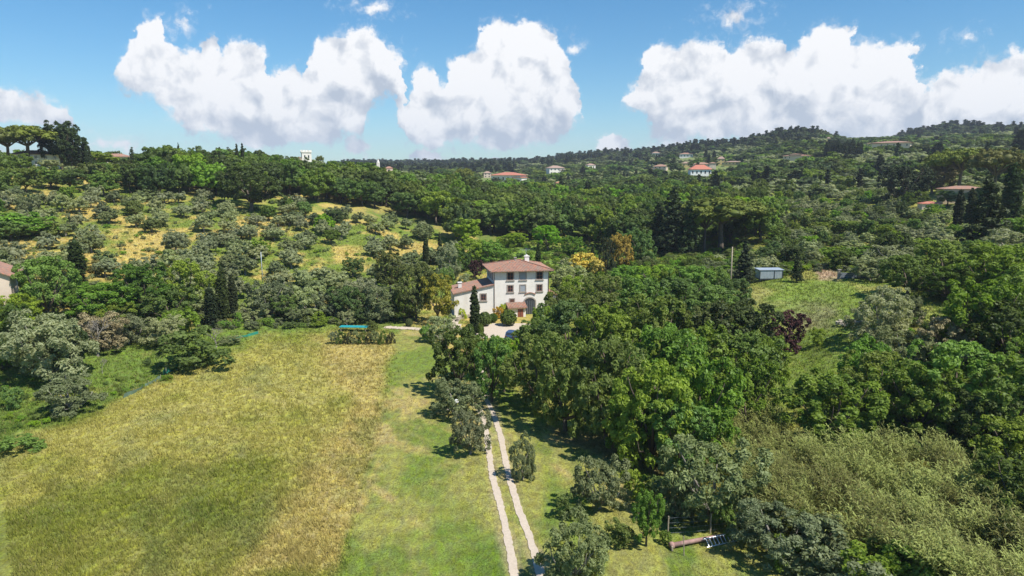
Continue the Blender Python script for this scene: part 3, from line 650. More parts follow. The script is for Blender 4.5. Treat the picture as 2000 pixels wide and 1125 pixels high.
# arched carriage door with eyebrow moulding over it
def arch(cx, w, z0, zs, r, y0, y1, k=12):
    return [(cx - w / 2, y0, z0), (cx + w / 2, y0, z0)] + [(cx + w / 2 * math.cos(a), y0, zs + r * math.sin(a)) for a in [math.pi * i / k for i in range(k + 1)]]
d = ob('door', MB().prism(arch(7.15, 2.1, 0, 2.5, .75, -.02, 0), (0, .04, 0)).mesh('door', M['dark']), V)
m = MB(); [m.box(6.3 + .42 * i, 6.34 + .42 * i, -.05, -.02, .05, 2.7) for i in range(5)]; m.build('glazing_bar', M['shutter'], d)
m = MB()
for (w0, w1, z, r0, r1, dd) in ((2.1, 2.6, 2.5, .75, 1.0, .1),):
    k = 14
    for i in range(k):
        a, b = math.pi * i / k, math.pi * (i + 1) / k
        m.prism([(7.15 + w0/2*math.cos(a), -dd, z+r0*math.sin(a)), (7.15 + w1/2*math.cos(a), -dd, z+r1*math.sin(a)), (7.15 + w1/2*math.cos(b), -dd, z+r1*math.sin(b)), (7.15 + w0/2*math.cos(b), -dd, z+r0*math.sin(b))], (0, dd + .02, 0))
    m.box(5.85, 6.1, -dd, .02, 0, z); m.box(8.2, 8.45, -dd, .02, 0, z)
m.build('door_surround', M['stone'], V)
m = MB(); k = 12; q = [(6.1 + 2.2 * i / k, 3.95 + .38 * math.sin(math.pi * i / k)) for i in range(k + 1)]
for (a, b), (c, e) in zip(q, q[1:]): m.prism([(a, -.22, b), (c, -.22, e), (c, -.22, e + .11), (a, -.22, b + .11)], (0, .24, 0))
m.build('moulding', M['tiles'], V)
for x in (.06, 10.94): MB().tube([(x, -.09, 0), (x, -.09, 8.4), (x, -.5, 8.62)], .055, 6).build('downpipe', M['copper'], V)
# porch with its own tiled lean-to roof and red-brown door
MB().box(2.6, 5.9, -2.4, -.003, -.5, 1.75).build('wall', M['plaster'], V)
m = MB()
m.v = [(2.3, -2.85, 1.8), (6.15, -2.85, 1.8), (6.15, -.005, 2.38), (2.3, -.005, 2.38), (2.3, -2.85, 1.92), (6.15, -2.85, 1.92), (6.15, -.005, 2.5), (2.3, -.005, 2.5)]
m.f = [(0, 3, 2, 1), (4, 5, 6, 7), (0, 1, 5, 4), (1, 2, 6, 5), (2, 3, 7, 6), (3, 0, 4, 7)]; pr = m.build('roof', M['tiles'], V)
m = MB(); rib_plane(m, (2.3, -2.85, 1.93), (6.15, -2.85, 1.93), (2.3, -.05, 2.5), (6.15, -.05, 2.5)); tag(m.build('tile_row', M['tiles'], pr), kind='stuff')
d = MB().box(4.3, 5.4, -2.46, -2.403, -.3, 1.55).build('door', M['wood_red'], V); d['label'] = 'red-brown porch door'
MB().box(4.82, 4.87, -2.49, -2.46, -.3, 1.55).build('handle', M['dark'], d)
# small lean-to on the right, garden wall
m = MB().box(11.003, 13.0, 2.0, 7.0, -1, 3.2); m.build('wall', M['plaster'], V)
m = MB(); m.v = [(10.95, 1.6, 4.3), (13.4, 1.6, 3.2), (13.4, 7.4, 3.2), (10.95, 7.4, 4.3), (10.95, 1.6, 4.42), (13.4, 1.6, 3.32), (13.4, 7.4, 3.32), (10.95, 7.4, 4.42)]
m.f = [(0, 1, 2, 3), (4, 7, 6, 5), (0, 4, 5, 1), (1, 5, 6, 2), (2, 6, 7, 3), (3, 7, 4, 0)]; pr = m.build('roof', M['tiles'], V)
m = MB(); rib_plane(m, (13.4, 7.4, 3.33), (13.4, 1.6, 3.33), (11.0, 7.4, 4.43), (11.0, 1.6, 4.43)); tag(m.build('tile_row', M['tiles'], pr), kind='stuff')
window(V, 12.1, 1.6, .7, .8, y=2.0)
OCC += [(vx + 5, vy + 6, 8), (vx - 4, vy + 3, 6), (vx + 11, vy + 5, 4)]
def stone_wall(pts, h, w, label, mat=M['wall_stone']):
    root = ob('garden_wall', None, loc=(*gp(*pts[0]), 0)); o0 = root.location.copy(); tag(root, label, 'wall'); P = [gp(*p) for p in pts]; m = MB(); rnd = random.Random(3)
    for (a, b), (c, e) in zip(P, P[1:]):
        L = math.hypot(c - a, e - b); ux, uy = (c - a) / L, (e - b) / L
        for row in range(int(h / .2)):
            s = (row % 2) * .2
            while s < L:
                l = rnd.uniform(.28, .5); q = rnd.uniform(0, .05); z = g1(a + ux * s, b + uy * s) + row * .2 - o0.z; bx = a + ux * s - o0.x; by = b + uy * s - o0.y; ww = w / 2 + q
                l = min(l, L - s)
                m.prism([(bx + uy * ww, by - ux * ww, z), (bx + ux * (l - .03) + uy * ww, by + uy * (l - .03) - ux * ww, z), (bx + ux * (l - .03) - uy * ww, by + uy * (l - .03) + ux * ww, z), (bx - uy * ww, by + ux * ww, z)], (0, 0, .185)); s += l
    tag(m.build('stone', mat, root), kind='stuff'); return root
stone_wall([(893, 628), (900, 622), (925, 621), (962, 622)], .9, .4, 'low dry stone garden wall below the side wing of the white villa')

# ================================================================== small things in the garden and fields
def lamp(px, py, h, label):
    x, y = gp(px, py); r = ob('garden_lamp', None, loc=(x, y, g1(x, y))); tag(r, label, 'lamp')
    MB().tube([(0, 0, 0), (0, 0, h)], [.045, .035], 8).build('post', M['dark'], r)
    MB().tube([(0, 0, h - .02), (0, 0, h + .06)], [.09, .12], 8).build('collar', M['dark'], r)
    bm = bmesh.new(); bmesh.ops.create_uvsphere(bm, u_segments=16, v_segments=10, radius=.25, matrix=Matrix.Translation((0, 0, h + .27))); me = bpy.data.meshes.new('globe'); bm.to_mesh(me); bm.free(); me.materials.append(M['white'])
    me.polygons.foreach_set('use_smooth', [True] * len(me.polygons)); ob('globe', me, r)
lamp(892, 822, 2.0, 'white globe garden lamp in front of the dark olive beside the track')
# turquoise covered table on the lawn
x, y = gp(692, 647); r = ob('table', None, loc=(x, y, g1(x, y))); r.rotation_euler.z = R(-4); tag(r, 'turquoise topped garden table behind the low shrub bed', 'table')
MB().box(-2.5, 2.5, -.75, .75, .82, .9).build('table_top', M['turquoise'], r)
for a in (-2.2, 2.2):
    for b in (-.6, .6): MB().box(a - .05, a + .05, b - .05, b + .05, -.1, .82).build('leg', M['wood_grey'], r)
# blue car, half under the oaks
x, y = gp(1003, 662); r = ob('parked_car', None, loc=(x, y, g1(x, y) + .05)); r.rotation_euler.z = R(72); tag(r, 'dark blue parked car at the edge of the gravel drive under the oaks', 'car')
prof = [(-2.1, .45), (-2.12, .85), (-1.95, 1.0), (-1.55, 1.42), (-.2, 1.5), (.55, 1.38), (1.15, .98), (1.95, .86), (2.12, .62), (2.1, .32), (-2.05, .3)]
MB().prism([(a, -.85, b) for a, b in prof[::-1]], (0, 1.7, 0)).build('body', M['car'], r)
for sgn, nm in ((-1, 'side_window'), (1, 'side_window')): MB().prism([(a, sgn * .86, b) for a, b in [(-1.75, 1.02), (.95, 1.0), (.5, 1.33), (-.2, 1.43), (-1.45, 1.36)]], (0, sgn * .012, 0)).build(nm, M['glass'], r)
MB().poly([(.62, -.72, 1.37), (1.17, -.76, 1.0), (1.17, .76, 1.0), (.62, .72, 1.37)]).build('windscreen', M['glass'], r)
MB().poly([(-1.62, -.7, 1.38), (-1.62, .7, 1.38), (-1.98, .72, 1.02), (-1.98, -.72, 1.02)]).build('rear_window', M['glass'], r)
for a in (-1.3, 1.3):
    for b in (-.88, .70):
        wv = MB().tube([(a, b, .31), (a, b + .18, .31)], .31, 14).build('wheel', M['rubber'], r); bb = b - .012 if b < 0 else b + .16; MB().tube([(a, bb, .31), (a, bb + .03, .31)], .19, 10).build('rim', M['alu'], wv)
for b in (-.62, .62): MB().box(2.03, 2.13, b - .2, b + .2, .62, .76).build('headlight', M['white'], r); MB().box(-2.14, -2.08, b - .16, b + .16, .78, .92).build('tail_light', M['wood_red'], r)
# the long pipe lying in the grass, ladder leaning on it, fence behind
ax, ay = gp(1311, 1072); bx2, by2 = gp(1450, 1046); za, zb = g1(ax, ay), g1(bx2, by2)
r = ob('drain_pipe', None, loc=(ax, ay, za)); tag(r, 'long weathered pinkish pipe lying across the grass by the ladder', 'pipe')
vec = Vector((bx2 - ax, by2 - ay, zb - za)); u_ = vec.normalized()
MB().tube([Vector((0, 0, .28)), vec * .5 + Vector((0, 0, .30)), vec + Vector((0, 0, .34))], [.19, .15, .11], 14).build('barrel', M['pipe'], r, True)
MB().tube([Vector((0, 0, .28)) - u_ * .12, Vector((0, 0, .28)) + u_ * .14], .25, 14).build('collar', M['pipe'], r, True)
for q in (.0, .5): MB().box(u_.x * vec.length * q - .06, u_.x * vec.length * q + .06, -.35 + u_.y * vec.length * q, -.2 + u_.y * vec.length * q, -.1, .35).build('prop', M['wood_grey'], r)
lx, ly = gp(1383, 1070); r = ob('ladder', None, loc=(lx, ly, g1(lx, ly) + .06)); tag(r, 'white aluminium ladder leaning flat against the long pipe', 'ladder')
r.rotation_euler = (R(40), 0, math.atan2(u_.y, u_.x) + R(3)); LL = 2.9
for b in (0, .62): MB().box(-.1, LL, b - .03, b + .03, -.025, .025).build('rail', M['alu'], r)
for i in range(9): MB().box(.08 + i * .31, .13 + i * .31, .03, .59, -.02, .02).build('rung', M['alu'], r)
r = ob('wire_fence', None, loc=(*gp(1304, 1048), 0)); r.location.z = g1(*gp(1304, 1048)); tag(r, 'thin wire fence on wooden posts behind the pipe', 'fence'); f0 = Vector(r.location)
fp = [Vector((*gp(a, b), 0)) for a, b in ((1304, 1048), (1387, 1042), (1445, 1035))]
for p_ in fp: p_.z = g1(p_.x, p_.y); q = p_ - f0; MB().tube([q + Vector((0, 0, -.2)), q + Vector((.02, 0, 1.65))], .05, 6).build('post', M['wood_grey'], r)
for k_, (p_, q_) in enumerate(zip(fp, fp[1:])):
    m = MB(); a, b = p_ - f0, q_ - f0
    for z in (.3, .7, 1.1, 1.5): m.tube([a + Vector((0, 0, z)), (a + b) / 2 + Vector((0, 0, z - .04)), b + Vector((0, 0, z))], .005, 3)
    m.build('wire', M['metal'], r)
x, y = gp(1336, 1085); tag(ob('stake', MB().tube([(0, 0, -.2), (-.08, 0, 1.5)], [.04, .03], 6).mesh('stake', M['wood_grey']), loc=(x, y, g1(x, y))), 'pale wooden stake standing in the grass in front of the pipe', 'stake')
def pole(px, y0, y1, rad, mat, label, name='pole'):
    x, y = gp(px, y0); z = g1(x, y); rr_ = math.hypot(x, y); h = H + rr_ * math.tan(R(azel(px, y1)[1])) - z
    tag(ob(name, MB().tube([(0, 0, -.3), (0, 0, h * .5), (0, 0, h)], [rad, rad * .85, rad * .7], 7).mesh(name, mat, True), loc=(x, y, z)), label, 'pole')
pole(1426, 572, 482, .16, M['wood_grey'], 'tall pale wooden pole left of the metal shed', 'utility_pole')
pole(513, 552, 492, .09, M['metal'], 'thin grey pole among the olives of the grove', 'utility_pole')
# green netting at the edge of the field
def net(pts, h, label, mat=M['net']):
    P = [gp(*p) for p in pts]; x0, y0 = P[0]; z0 = g1(x0, y0); r = ob('netting_fence', None, loc=(x0, y0, z0)); tag(r, label, 'fence'); k = 0
    V_, F_ = [], []
    for (a, b), (c, e) in zip(P, P[1:]):
        n_ = max(2, int(math.hypot(c - a, e - b) / .4))
        for i in range(n_):
            t = i / n_; x, y = a + (c - a) * t, b + (e - b) * t; z = g1(x, y) - z0; w = (vnoise(x * 1.3, y * 1.3, 3) - .5) * .5
            V_ += [(x - x0 + w * .3, y - y0, z - .1), (x - x0 + w, y - y0 + w * .4, z + h * float(vnoise(x * .9, y * .9, 9) * .5 + .65))]
        x, y = a, b; z = g1(x, y) - z0; MB().tube([(x - x0, y - y0, z - .2), (x - x0, y - y0, z + h + .1)], .035, 5).build('post', M['wood_grey'], r)
    F_ = [(2 * i, 2 * i + 2, 2 * i + 3, 2 * i + 1) for i in range(len(V_) // 2 - 1)]
    me = bpy.data.meshes.new('net'); me.from_pydata(V_, [], F_); me.materials.append(mat); ob('net', me, r)
net([(345, 722), (325, 730), (316, 738)], .9, 'bright green netting fence below the round leafy bush')
net([(505, 652), (470, 660), (440, 668)], .45, 'sagging green netting fence at the top corner of the field')
net([(314, 740), (290, 752), (262, 768), (235, 780)], .5, 'grey-green netting fence half buried in grass along the field edge', simple('faded_net', (.13, .20, .15), .8))
# shed on the slope
def local_root(name, px, py, yaw=0., dz=0.):
    x, y = gp(px, py); o = ob(name, None, loc=(x, y, g1(x, y) + dz)); o.rotation_euler.z = R(yaw); OCC.append((x, y, 3.5)); return o
r = local_root('metal_shed', 1506, 547, 4); tag(r, 'grey metal shed with flat light roof at the top of the meadow', 'shed')
MB().box(-2.35, 2.35, 0, 2.2, .3, 1.9).build('wall', M['metal'], r)
MB().prism([(-2.55, -.15, 1.98), (2.55, -.15, 1.98), (2.55, -.15, 2.06), (-2.55, -.15, 2.06)], (0, 2.6, .12)).build('roof', M['metal'], r)
for a in (-2.3, .6, 2.3): MB().box(a - .05, a + .05, -.09, -.003, -.3, 1.95).build('post', M['dark'], r)
MB().box(-2.4, 2.4, -.05, 2.2, .1, .297).build('floor_beam', M['dark'], r)
m = MB(); [m.box(-2.25 + .3 * i, -2.1 + .3 * i, -.03, -.002, .35, 1.85) for i in range(15)]; m.build('corrugation', M['metal'], r)
# gateway
r = local_root('gateway', 1638, 545, 3); tag(r, 'stone gateway pillars with grey sheet gate panels above the meadow', 'gate')
for a in (0, 4.0): MB().box(a - .22, a + .22, -.22, .22, -.5, 1.75).box(a - .3, a + .3, -.3, .3, 1.75, 1.88).build('pillar', M['stone'], r)
MB().box(.223, 3.777, -.04, .04, .0, 1.25).build('gate_panel', M['metal_dark'], r); MB().box(4.223, 7.6, -.04, .04, -.05, 1.0).build('gate_panel', M['metal_dark'], r); MB().box(7.6, 7.75, -.06, .06, -.4, 1.2).build('post', M['stone'], r)
m = MB(); [m.box(.25, 3.75, -.06, -.042, .1 + .38 * i, .15 + .38 * i) for i in range(3)]; m.build('rail', M['metal'], r)
# heaps
def heap(name, px, py, w, h, mat, label, cat, n_=60, seed=1, stick=True):
    x, y = gp(px, py); r = ob(name, None, loc=(x, y, g1(x, y))); tag(r, label, cat); g = random.Random(seed); m = MB()
    for i in range(n_):
        a = g.uniform(0, 6.28); q = math.sqrt(g.random()); c = Vector((w / 2 * q * math.cos(a), w / 3 * q * math.sin(a), h * (1 - q * q) * g.uniform(.3, 1)))
        if stick: dv = Vector((g.uniform(-1, 1), g.uniform(-1, 1), g.uniform(-.3, .5))) * .8; m.tube([c - dv, c + dv * .2 + Vector((0, 0, .1)), c + dv], [.05, .04, .02], 4)
        else:
            s = g.uniform(.12, .35); pts = [c + Vector((s * g.uniform(.7, 1.2) * math.cos(k * 1.25), s * g.uniform(.7, 1.2) * math.sin(k * 1.25), 0)) for k in range(5)]; m.prism(pts, (g.uniform(-.05, .05), 0, s * .8))
    tag(m.build('sticks' if stick else 'stones', mat, r), kind='stuff')
heap('brush_pile', 292, 640, 5.2, 1.9, M['brush'], 'brown pile of dry brushwood between olive trees at left', 'brush pile', 160)
heap('stone_pile', 1662, 634, 4.6, .8, M['wall_stone'], 'pale heap of stones and earth at the edge of the meadow', 'stone heap', 80, 2, False)

# ================================================================== far buildings
def building(name, px, ybase, wpx, hpx, wall, roof, label, cat='house', r=None, yaw=0., rise=.22, depth=.7, nwin=4, floors=2, hip=True, flat=False, wing=None, wmat=None, see=.38):
    if r is None: x, y = gp(px, ybase)
    else: a = R(azel(px, 340)[0]); x, y = r * math.sin(a), r * math.cos(a)
    rr_ = math.hypot(x, y); k = rr_ / F; w, h = wpx * k, hpx * k; z = g1(x, y) if r is None else H + rr_ * math.tan(R(azel(px, ybase)[1]))
    e = ob(name, None, loc=(x, y, z)); e.rotation_euler.z = R(yaw) - math.atan2(x, y); tag(e, label, cat); OCC.append((x, y, w * .75)); d = w * depth; FARB.append((math.atan2(x, y), (w * (.6 if not wing else .9) + 1) / rr_, rr_, ybase - hpx * see))
    wh = h * (1 if flat else .72); MB().box(-w/2, w/2, -d/2, d/2, -h * 1.5, wh).build('wall', wall, e)
    if flat: MB().box(-w/2 - .2, w/2 + .2, -d/2 - .2, d/2 + .2, wh, wh + h * .06).build('roof', roof, e)
    elif hip: rf = hip_roof(e, -w/2, w/2, -d/2, d/2, wh, h * .28, roof, w * .05, False)
    else: MB().prism([(-w/2 - w*.05, -d/2 - .4, wh), (w/2 + w*.05, -d/2 - .4, wh), (w/2 + w*.05, -d/2 - .4, wh + .15), (-w/2 - w*.05, -d/2 - .4, wh + .15)], (0, d/2 + .4, h * .28)).build('roof', roof, e)
    for f in range(floors):
        for i in range(nwin):
            cx_ = -w/2 + w * (i + .5) / nwin; ww = min(w / nwin * .32, 1.3 * max(1, w / 30)); hh = wh / floors * .45; z0 = wh * (f + .3) / floors
            q = MB().box(cx_ - ww/2, cx_ + ww/2, -d/2 - .05, -d/2 + .02, z0, z0 + hh).build('window', wmat or M['glass'], e)
    if wing:
        a, b, c_ = wing; MB().box(w/2 * a, w/2 * a + w * b, -d/2 - .3, d/2 * .8, -h * 1.5, wh * c_).build('wall', wall, e); hip_roof(e, w/2*a, w/2*a + w*b, -d/2 - .3, d/2*.8, wh * c_, h * .15, roof, w * .03, False)
    return e
building('house', 72, 324, 62, 24, M['plaster'], M['tiles'], 'pale house with broad tiled roof under the umbrella pines on the left ridge', nwin=5, see=.2)
building('house', 232, 322, 44, 18, M['plaster'], M['tiles'], 'low tiled house behind green trees on the left ridge', r=310, yaw=-15, nwin=3, floors=1, see=.8)
building('house', 182, 320, 16, 9, M['plaster'], M['tiles'], 'tiny white outbuilding right of the dark cedar', r=296, nwin=2, floors=1, see=.4)
# crenellated tower house
a = R(azel(598, 300)[0]); q = 335; e = ob('tower', None, loc=(q * math.sin(a), q * math.cos(a), H + q * math.tan(R(azel(598, 318)[1])))); e.rotation_euler.z = R(22); tag(e, 'small white crenellated tower rising above the oaks on the ridge', 'tower')
FARB.append((a, 22 / F, q, 306)); MB().box(-2.1, 2.1, -2.2, 2.2, -8, 4.6).build('wall', M['plaster'], e); MB().box(-2.35, 2.35, -2.45, 2.45, 4.603, 5.1).build('cornice', M['plaster'], e)
for i in range(4):
    for (p_, q_) in ((-2.3 + i * 1.3, -2.4), (-2.3 + i * 1.3, 1.9)): MB().box(p_, p_ + .6, q_, q_ + .45, 5.103, 5.75).build('merlon', M['plaster'], e)
for i in range(2): MB().box(-1.2 + i * 1.7, -.6 + i * 1.7, -2.25, -2.19, 2.2, 3.4).build('window', M['glass'], e)
MB().box(-3.6, -2.103, -2, 2, -8, 2.2).build('wall', M['plaster_pink'], e); MB().box(-3.8, -2.103, -2.2, 2.2, 2.203, 2.5).build('roof', M['tiles'], e)
a = R(azel(738, 300)[0]); q = 350; e = ob('bell_turret', None, loc=(q * math.sin(a), q * math.cos(a), H + q * math.tan(R(azel(738, 322)[1])))); tag(e, 'small white pointed bell turret peeping over the ridge trees', 'tower')
FARB.append((a, 8 / F, q, 316)); e.scale = (.8, .8, .8); MB().box(-.8, .8, -.8, .8, -6, 1.4).build('wall', M['plaster'], e); MB().tube([(0, 0, 1.4), (0, 0, 3.6)], [1.0, .05], 6).build('roof', M['plaster'], e)
building('house', 760, 338, 14, 12, M['plaster_pink'], M['tiles'], 'pink gable house half hidden behind the ridge trees', r=352, nwin=1, floors=1)
building('house', 994, 357, 58, 20, M['plaster'], M['tiles_red'], 'house with wide bright red roof at the far end of the wood', nwin=6, floors=1, yaw=-18, wing=(.5, .3, .7))
building('house', 952, 347, 14, 12, M['plaster_pink'], M['tiles_pale'], 'small pink house left of the bright red roof', nwin=2)
building('house', 1084, 341, 30, 17, M['plaster'], M['tiles_pale'], 'cream villa with stepped pale roofs on the middle of the far slope', yaw=20, nwin=4, wing=(.4, .5, .7), wmat=M['glass'])
building('house', 1153, 331, 16, 11, M['plaster'], M['tiles_pale'], 'small white house with slanting roof right of the cream villa', yaw=30, nwin=2, floors=1)
building('house', 1093, 364, 15, 9, M['plaster_yellow'], M['tiles_red'], 'tiny orange-roofed cottage low on the far slope', nwin=2, floors=1)
building('house', 1281, 306, 15, 9, M['white'], M['tiles_pale'], 'isolated white house just below the far ridge', nwin=2, floors=1)
building('house', 1340, 308, 24, 9, M['plaster'], M['tiles'], 'long low house under the wooded ridge', nwin=4, floors=1)
building('house', 1290, 335, 24, 13, M['plaster_pink'], M['tiles'], 'pinkish farmhouse left of the big white building', nwin=3, yaw=-10, wing=(-1.3, .4, .6))
e = building('villa', 1366, 354, 38, 30, M['white'], M['tiles_red'], 'big white building with red roof and side blocks on the far slope', 'building', nwin=5, floors=2, yaw=12, depth=.6)
w_ = 38 * math.hypot(e.location.x, e.location.y) / F; hh_ = w_ * .5
MB().box(w_ * .503, w_ * .95, -w_*.32, w_ * .2, -hh_, hh_ * .70).build('wall', M['white'], e); MB().box(w_ * .503, w_ * .97, -w_*.34, w_ * .22, hh_ * .703, hh_ * .76).build('roof', M['tiles_pale'], e)
for i in range(3): MB().box(w_ * (.55 + .13 * i), w_ * (.60 + .13 * i), -w_*.325, -w_*.317, hh_ * .3, hh_ * .52).build('window', M['glass'], e)
MB().box(w_ * .953, w_ * 1.3, -w_*.2, w_ * .2, -hh_, hh_ * .35).build('wall', M['plaster'], e); MB().box(w_ * .953, w_ * 1.32, -w_*.22, w_ * .22, hh_ * .353, hh_ * .42).build('roof', M['tiles_pale'], e)
building('house', 1370, 330, 30, 12, M['plaster_pink'], M['tiles'], 'row of old pink houses just above the big white building', nwin=5, wing=(.9, .4, 1.2))
building('house', 1340, 326, 16, 9, M['plaster_yellow'], M['tiles_pale'], 'small ochre house behind the cypresses', nwin=2, floors=1)
building('villa', 1408, 322, 13, 15, M['plaster_yellow'], M['tiles_pale'], 'yellow villa tower beside two dark cypresses', nwin=2)
building('house', 1432, 322, 30, 7, M['plaster_yellow'], M['tiles_pale'], 'long yellow wing beside the yellow villa tower', nwin=5, floors=1)
building('farmhouse', 1556, 312, 45, 9, M['plaster_pink'], M['tiles'], 'long ruinous farmhouse on the terraces below the right ridge', nwin=6, floors=1, wing=(-.5, .4, 1.4))
building('farmhouse', 1742, 290, 56, 12, M['plaster_pink'], M['tiles'], 'broad farmhouse with wide tiled roof high on the right slope', nwin=6, floors=1, yaw=-6, wing=(-1.25, .3, .9))
building('house', 1618, 277, 6, 8, M['plaster_yellow'], M['tiles_pale'], 'single little tower house on the ridge at right', nwin=1, floors=1)
building('house', 1882, 384, 60, 17, M['plaster_pink'], M['tiles'], 'house with sloping pinkish roof under the umbrella pines at right', yaw=14, nwin=4, floors=1, r=300, see=.75)
building('house', 1815, 408, 30, 12, M['plaster_pink'], M['tiles_red'], 'low orange-roofed outbuilding hidden in shrubs at right', yaw=20, nwin=2, floors=1)
x, y = gp(-2, 612); e = ob('house', None, loc=(x, y, g1(x, y))); e.scale = (.9, .9, .9); e.rotation_euler.z = R(28); tag(e, 'pale pink house at the left edge half hidden by bright trees', 'house')
MB().prism([(-3.2, -7, -1), (3.2, -7, -1), (3.2, -7, 7.3), (0, -7, 8.9), (-3.2, -7, 7.3)], (0, 10, 0)).build('wall', M['plaster_pink'], e); OCC.append((x, y, 7))
for sg in (-1, 1):
    m = MB(); m.prism([(0, -7.5, 8.95), (sg * 3.8, -7.5, 7.05), (sg * 3.8, -7.5, 7.2), (0, -7.5, 9.1)], (0, 11, 0)); m.build('roof', M['tiles'], e)
for z in (1.6, 4.8): window(e, 0, z, .8, 1.1, y=-7)
for i, (px, h) in enumerate(((1504, 14), (1509, 12), (1622, 10), (1638, 12))):
    x, y = gp(px, 270)
    o = ob('radio_mast', MB().tube([(0, 0, 0), (0, 0, h * 1.3)], [.35, .12], 4).box(-1.2, 1.2, -.08, .08, h, h + .15).mesh('radio_mast', M['metal']), loc=(x, y, g1(x, y) + 3))
    tag(o, ('tallest radio mast', 'shorter radio mast beside the tallest', 'thin radio mast left of its twin', 'outermost radio mast')[i] + ' on the skyline of the right ridge', 'mast')

# ================================================================== trees one can point to
BT, OL, CY_, SH = 'oak0', 'olive0', 'cypress', 'shrub'
# along the track and in the foreground
T(OL, 893, 736, 812, 84, 'dark greyish olive tree behind the white globe lamp', 'olive_dark')
T(OL, 918, 796, 888, 68, 'upright olive tree between lamp and the left wheel rut', 'olive_dark')
T(OL, 1020, 848, 936, 44, 'slender narrow olive tree on the right edge of the track', 'olive_dark')
T(OL, 1170, 888, 994, 92, 'rounded olive tree alone in the grass right of the track', 'olive_dark')
T(OL, 1120, 1008, 1150, 118, 'big olive tree spilling towards the ruts at the bottom edge', 'olive_dark')
T(SH, 1103, 968, 1012, 42, 'small ragged green bush above the bottom olive', 'oak')
T('oak0', 1161, 1066, 1140, 48, 'yellow-green sapling beside the bottom olive', 'lime', name='sapling', sink=.05)
T('oak0', 1262, 962, 1066, 58, 'small thin-trunked fig-like tree left of the wire fence', 'oak', sink=.05)
T(SH, 1212, 1020, 1068, 54, 'dark green bush between the sapling and the thin-trunked tree', 'oak')
for q, (px, yt, yb, w, mt) in enumerate(((1545, 975, 1050, 90, 'oak_dark'), (1600, 1000, 1085, 80, 'olive_dark'), (1530, 1050, 1105, 60, 'oak'), (1735, 1040, 1120, 90, 'bright'), (1820, 1075, 1160, 80, 'oak_dark'), (1930, 1100, 1200, 110, 'oak'), (1985, 1010, 1120, 90, 'oak_dark'), (1960, 930, 1030, 80, 'oak'))):  # dark leaf colours of the first two stand in for the shaded hollows
    T('oak0' if q % 2 else SH, px, yt, yb, w, ('dark-leaved bush standing in for the shade of the hollow behind the ladder olive', 'small dull tree added to darken the hollow before the canes', 'low green bush behind the bright lawn corner', 'bright bush set into the front of the canes', 'dark little tree at the front of the canes', 'leafy mound at the bottom right', 'dark small tree at the right edge below the oak', 'leafy tree biting into the right side of the canes')[q], mt)
T(SH, 1238, 916, 968, 58, 'bright green leafy shrub behind the thin-trunked tree', 'bright'); T(SH, 1272, 925, 972, 50, 'bright green leafy shrub against the big olive', 'bright')
T(OL, 1384, 850, 1018, 168, 'large spreading olive tree behind the wire fence', 'olive_dark', i=0)
T(OL, 1325, 915, 1010, 70, 'low olive limb mass left of the large spreading olive', 'olive_dark')
T(SH, 1415, 968, 1040, 52, 'bright shrub at the foot of the large olive near the ladder', 'bright'); T(SH, 1462, 955, 1015, 70, 'green scrub between the large olive and the canes', 'bright')
T(OL, 1512, 978, 1090, 128, 'olive tree overhanging the end of the ladder', 'olive_dark', i=1, sink=.05)
T(SH, 1300, 1035, 1062, 24, 'little green bush at the fence post', 'oak')
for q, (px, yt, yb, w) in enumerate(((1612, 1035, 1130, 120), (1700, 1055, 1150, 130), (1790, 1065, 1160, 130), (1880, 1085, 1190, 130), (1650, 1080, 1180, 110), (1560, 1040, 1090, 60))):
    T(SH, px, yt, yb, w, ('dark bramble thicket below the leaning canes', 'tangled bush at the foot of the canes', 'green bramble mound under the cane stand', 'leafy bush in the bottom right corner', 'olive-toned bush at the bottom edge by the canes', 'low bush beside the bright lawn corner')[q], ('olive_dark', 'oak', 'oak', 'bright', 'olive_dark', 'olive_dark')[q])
# the oak wood right of the villa
oaks = [(893, 640, 770, 100, 'oak_dark'), (960, 660, 785, 76, 'bright'), (925, 655, 740, 60, 'oak'), (985, 655, 765, 64, 'bright'), (1045, 655, 800, 112, 'oak'), (1045, 620, 715, 80, 'oak'), (1105, 650, 842, 120, 'oak'), (1120, 588, 740, 120, 'oak'), (1185, 665, 868, 128, 'oak'), (1200, 600, 770, 130, 'oak'), (1165, 570, 680, 100, 'oak'),
        (1270, 710, 915, 140, 'bright'), (1290, 640, 830, 140, 'oak'), (1355, 700, 900, 150, 'oak'), (1375, 640, 800, 140, 'oak'), (1290, 580, 720, 120, 'oak'), (1240, 545, 670, 110, 'oak'), (1325, 545, 650, 100, 'oak'), (1372, 590, 720, 110, 'oak'), (1440, 650, 800, 130, 'oak'), (1440, 590, 735, 120, 'oak_dark'), (1485, 650, 770, 76, 'oak'), (1455, 700, 840, 100, 'oak'),
        (1400, 560, 660, 100, 'bright'), (1180, 535, 620, 70, 'bright'), (1100, 560, 640, 60, 'oak'), (1085, 585, 660, 50, 'oak'), (1060, 600, 670, 44, 'bright'), (1430, 545, 625, 60, 'oak'), (1270, 520, 600, 80, 'bright'), (1345, 520, 600, 80, 'bright'), (1235, 760, 895, 100, 'oak'), (1220, 520, 590, 70, 'bright'), (1305, 530, 600, 60, 'oak'), (1130, 540, 610, 60, 'bright'), (1390, 520, 590, 60, 'bright'), (1330, 780, 925, 110, 'bright')]
ADJ = ['dark rounded', 'light green', 'tall dense', 'spreading', 'dull green', 'thick-crowned', 'broad domed', 'loose-crowned']
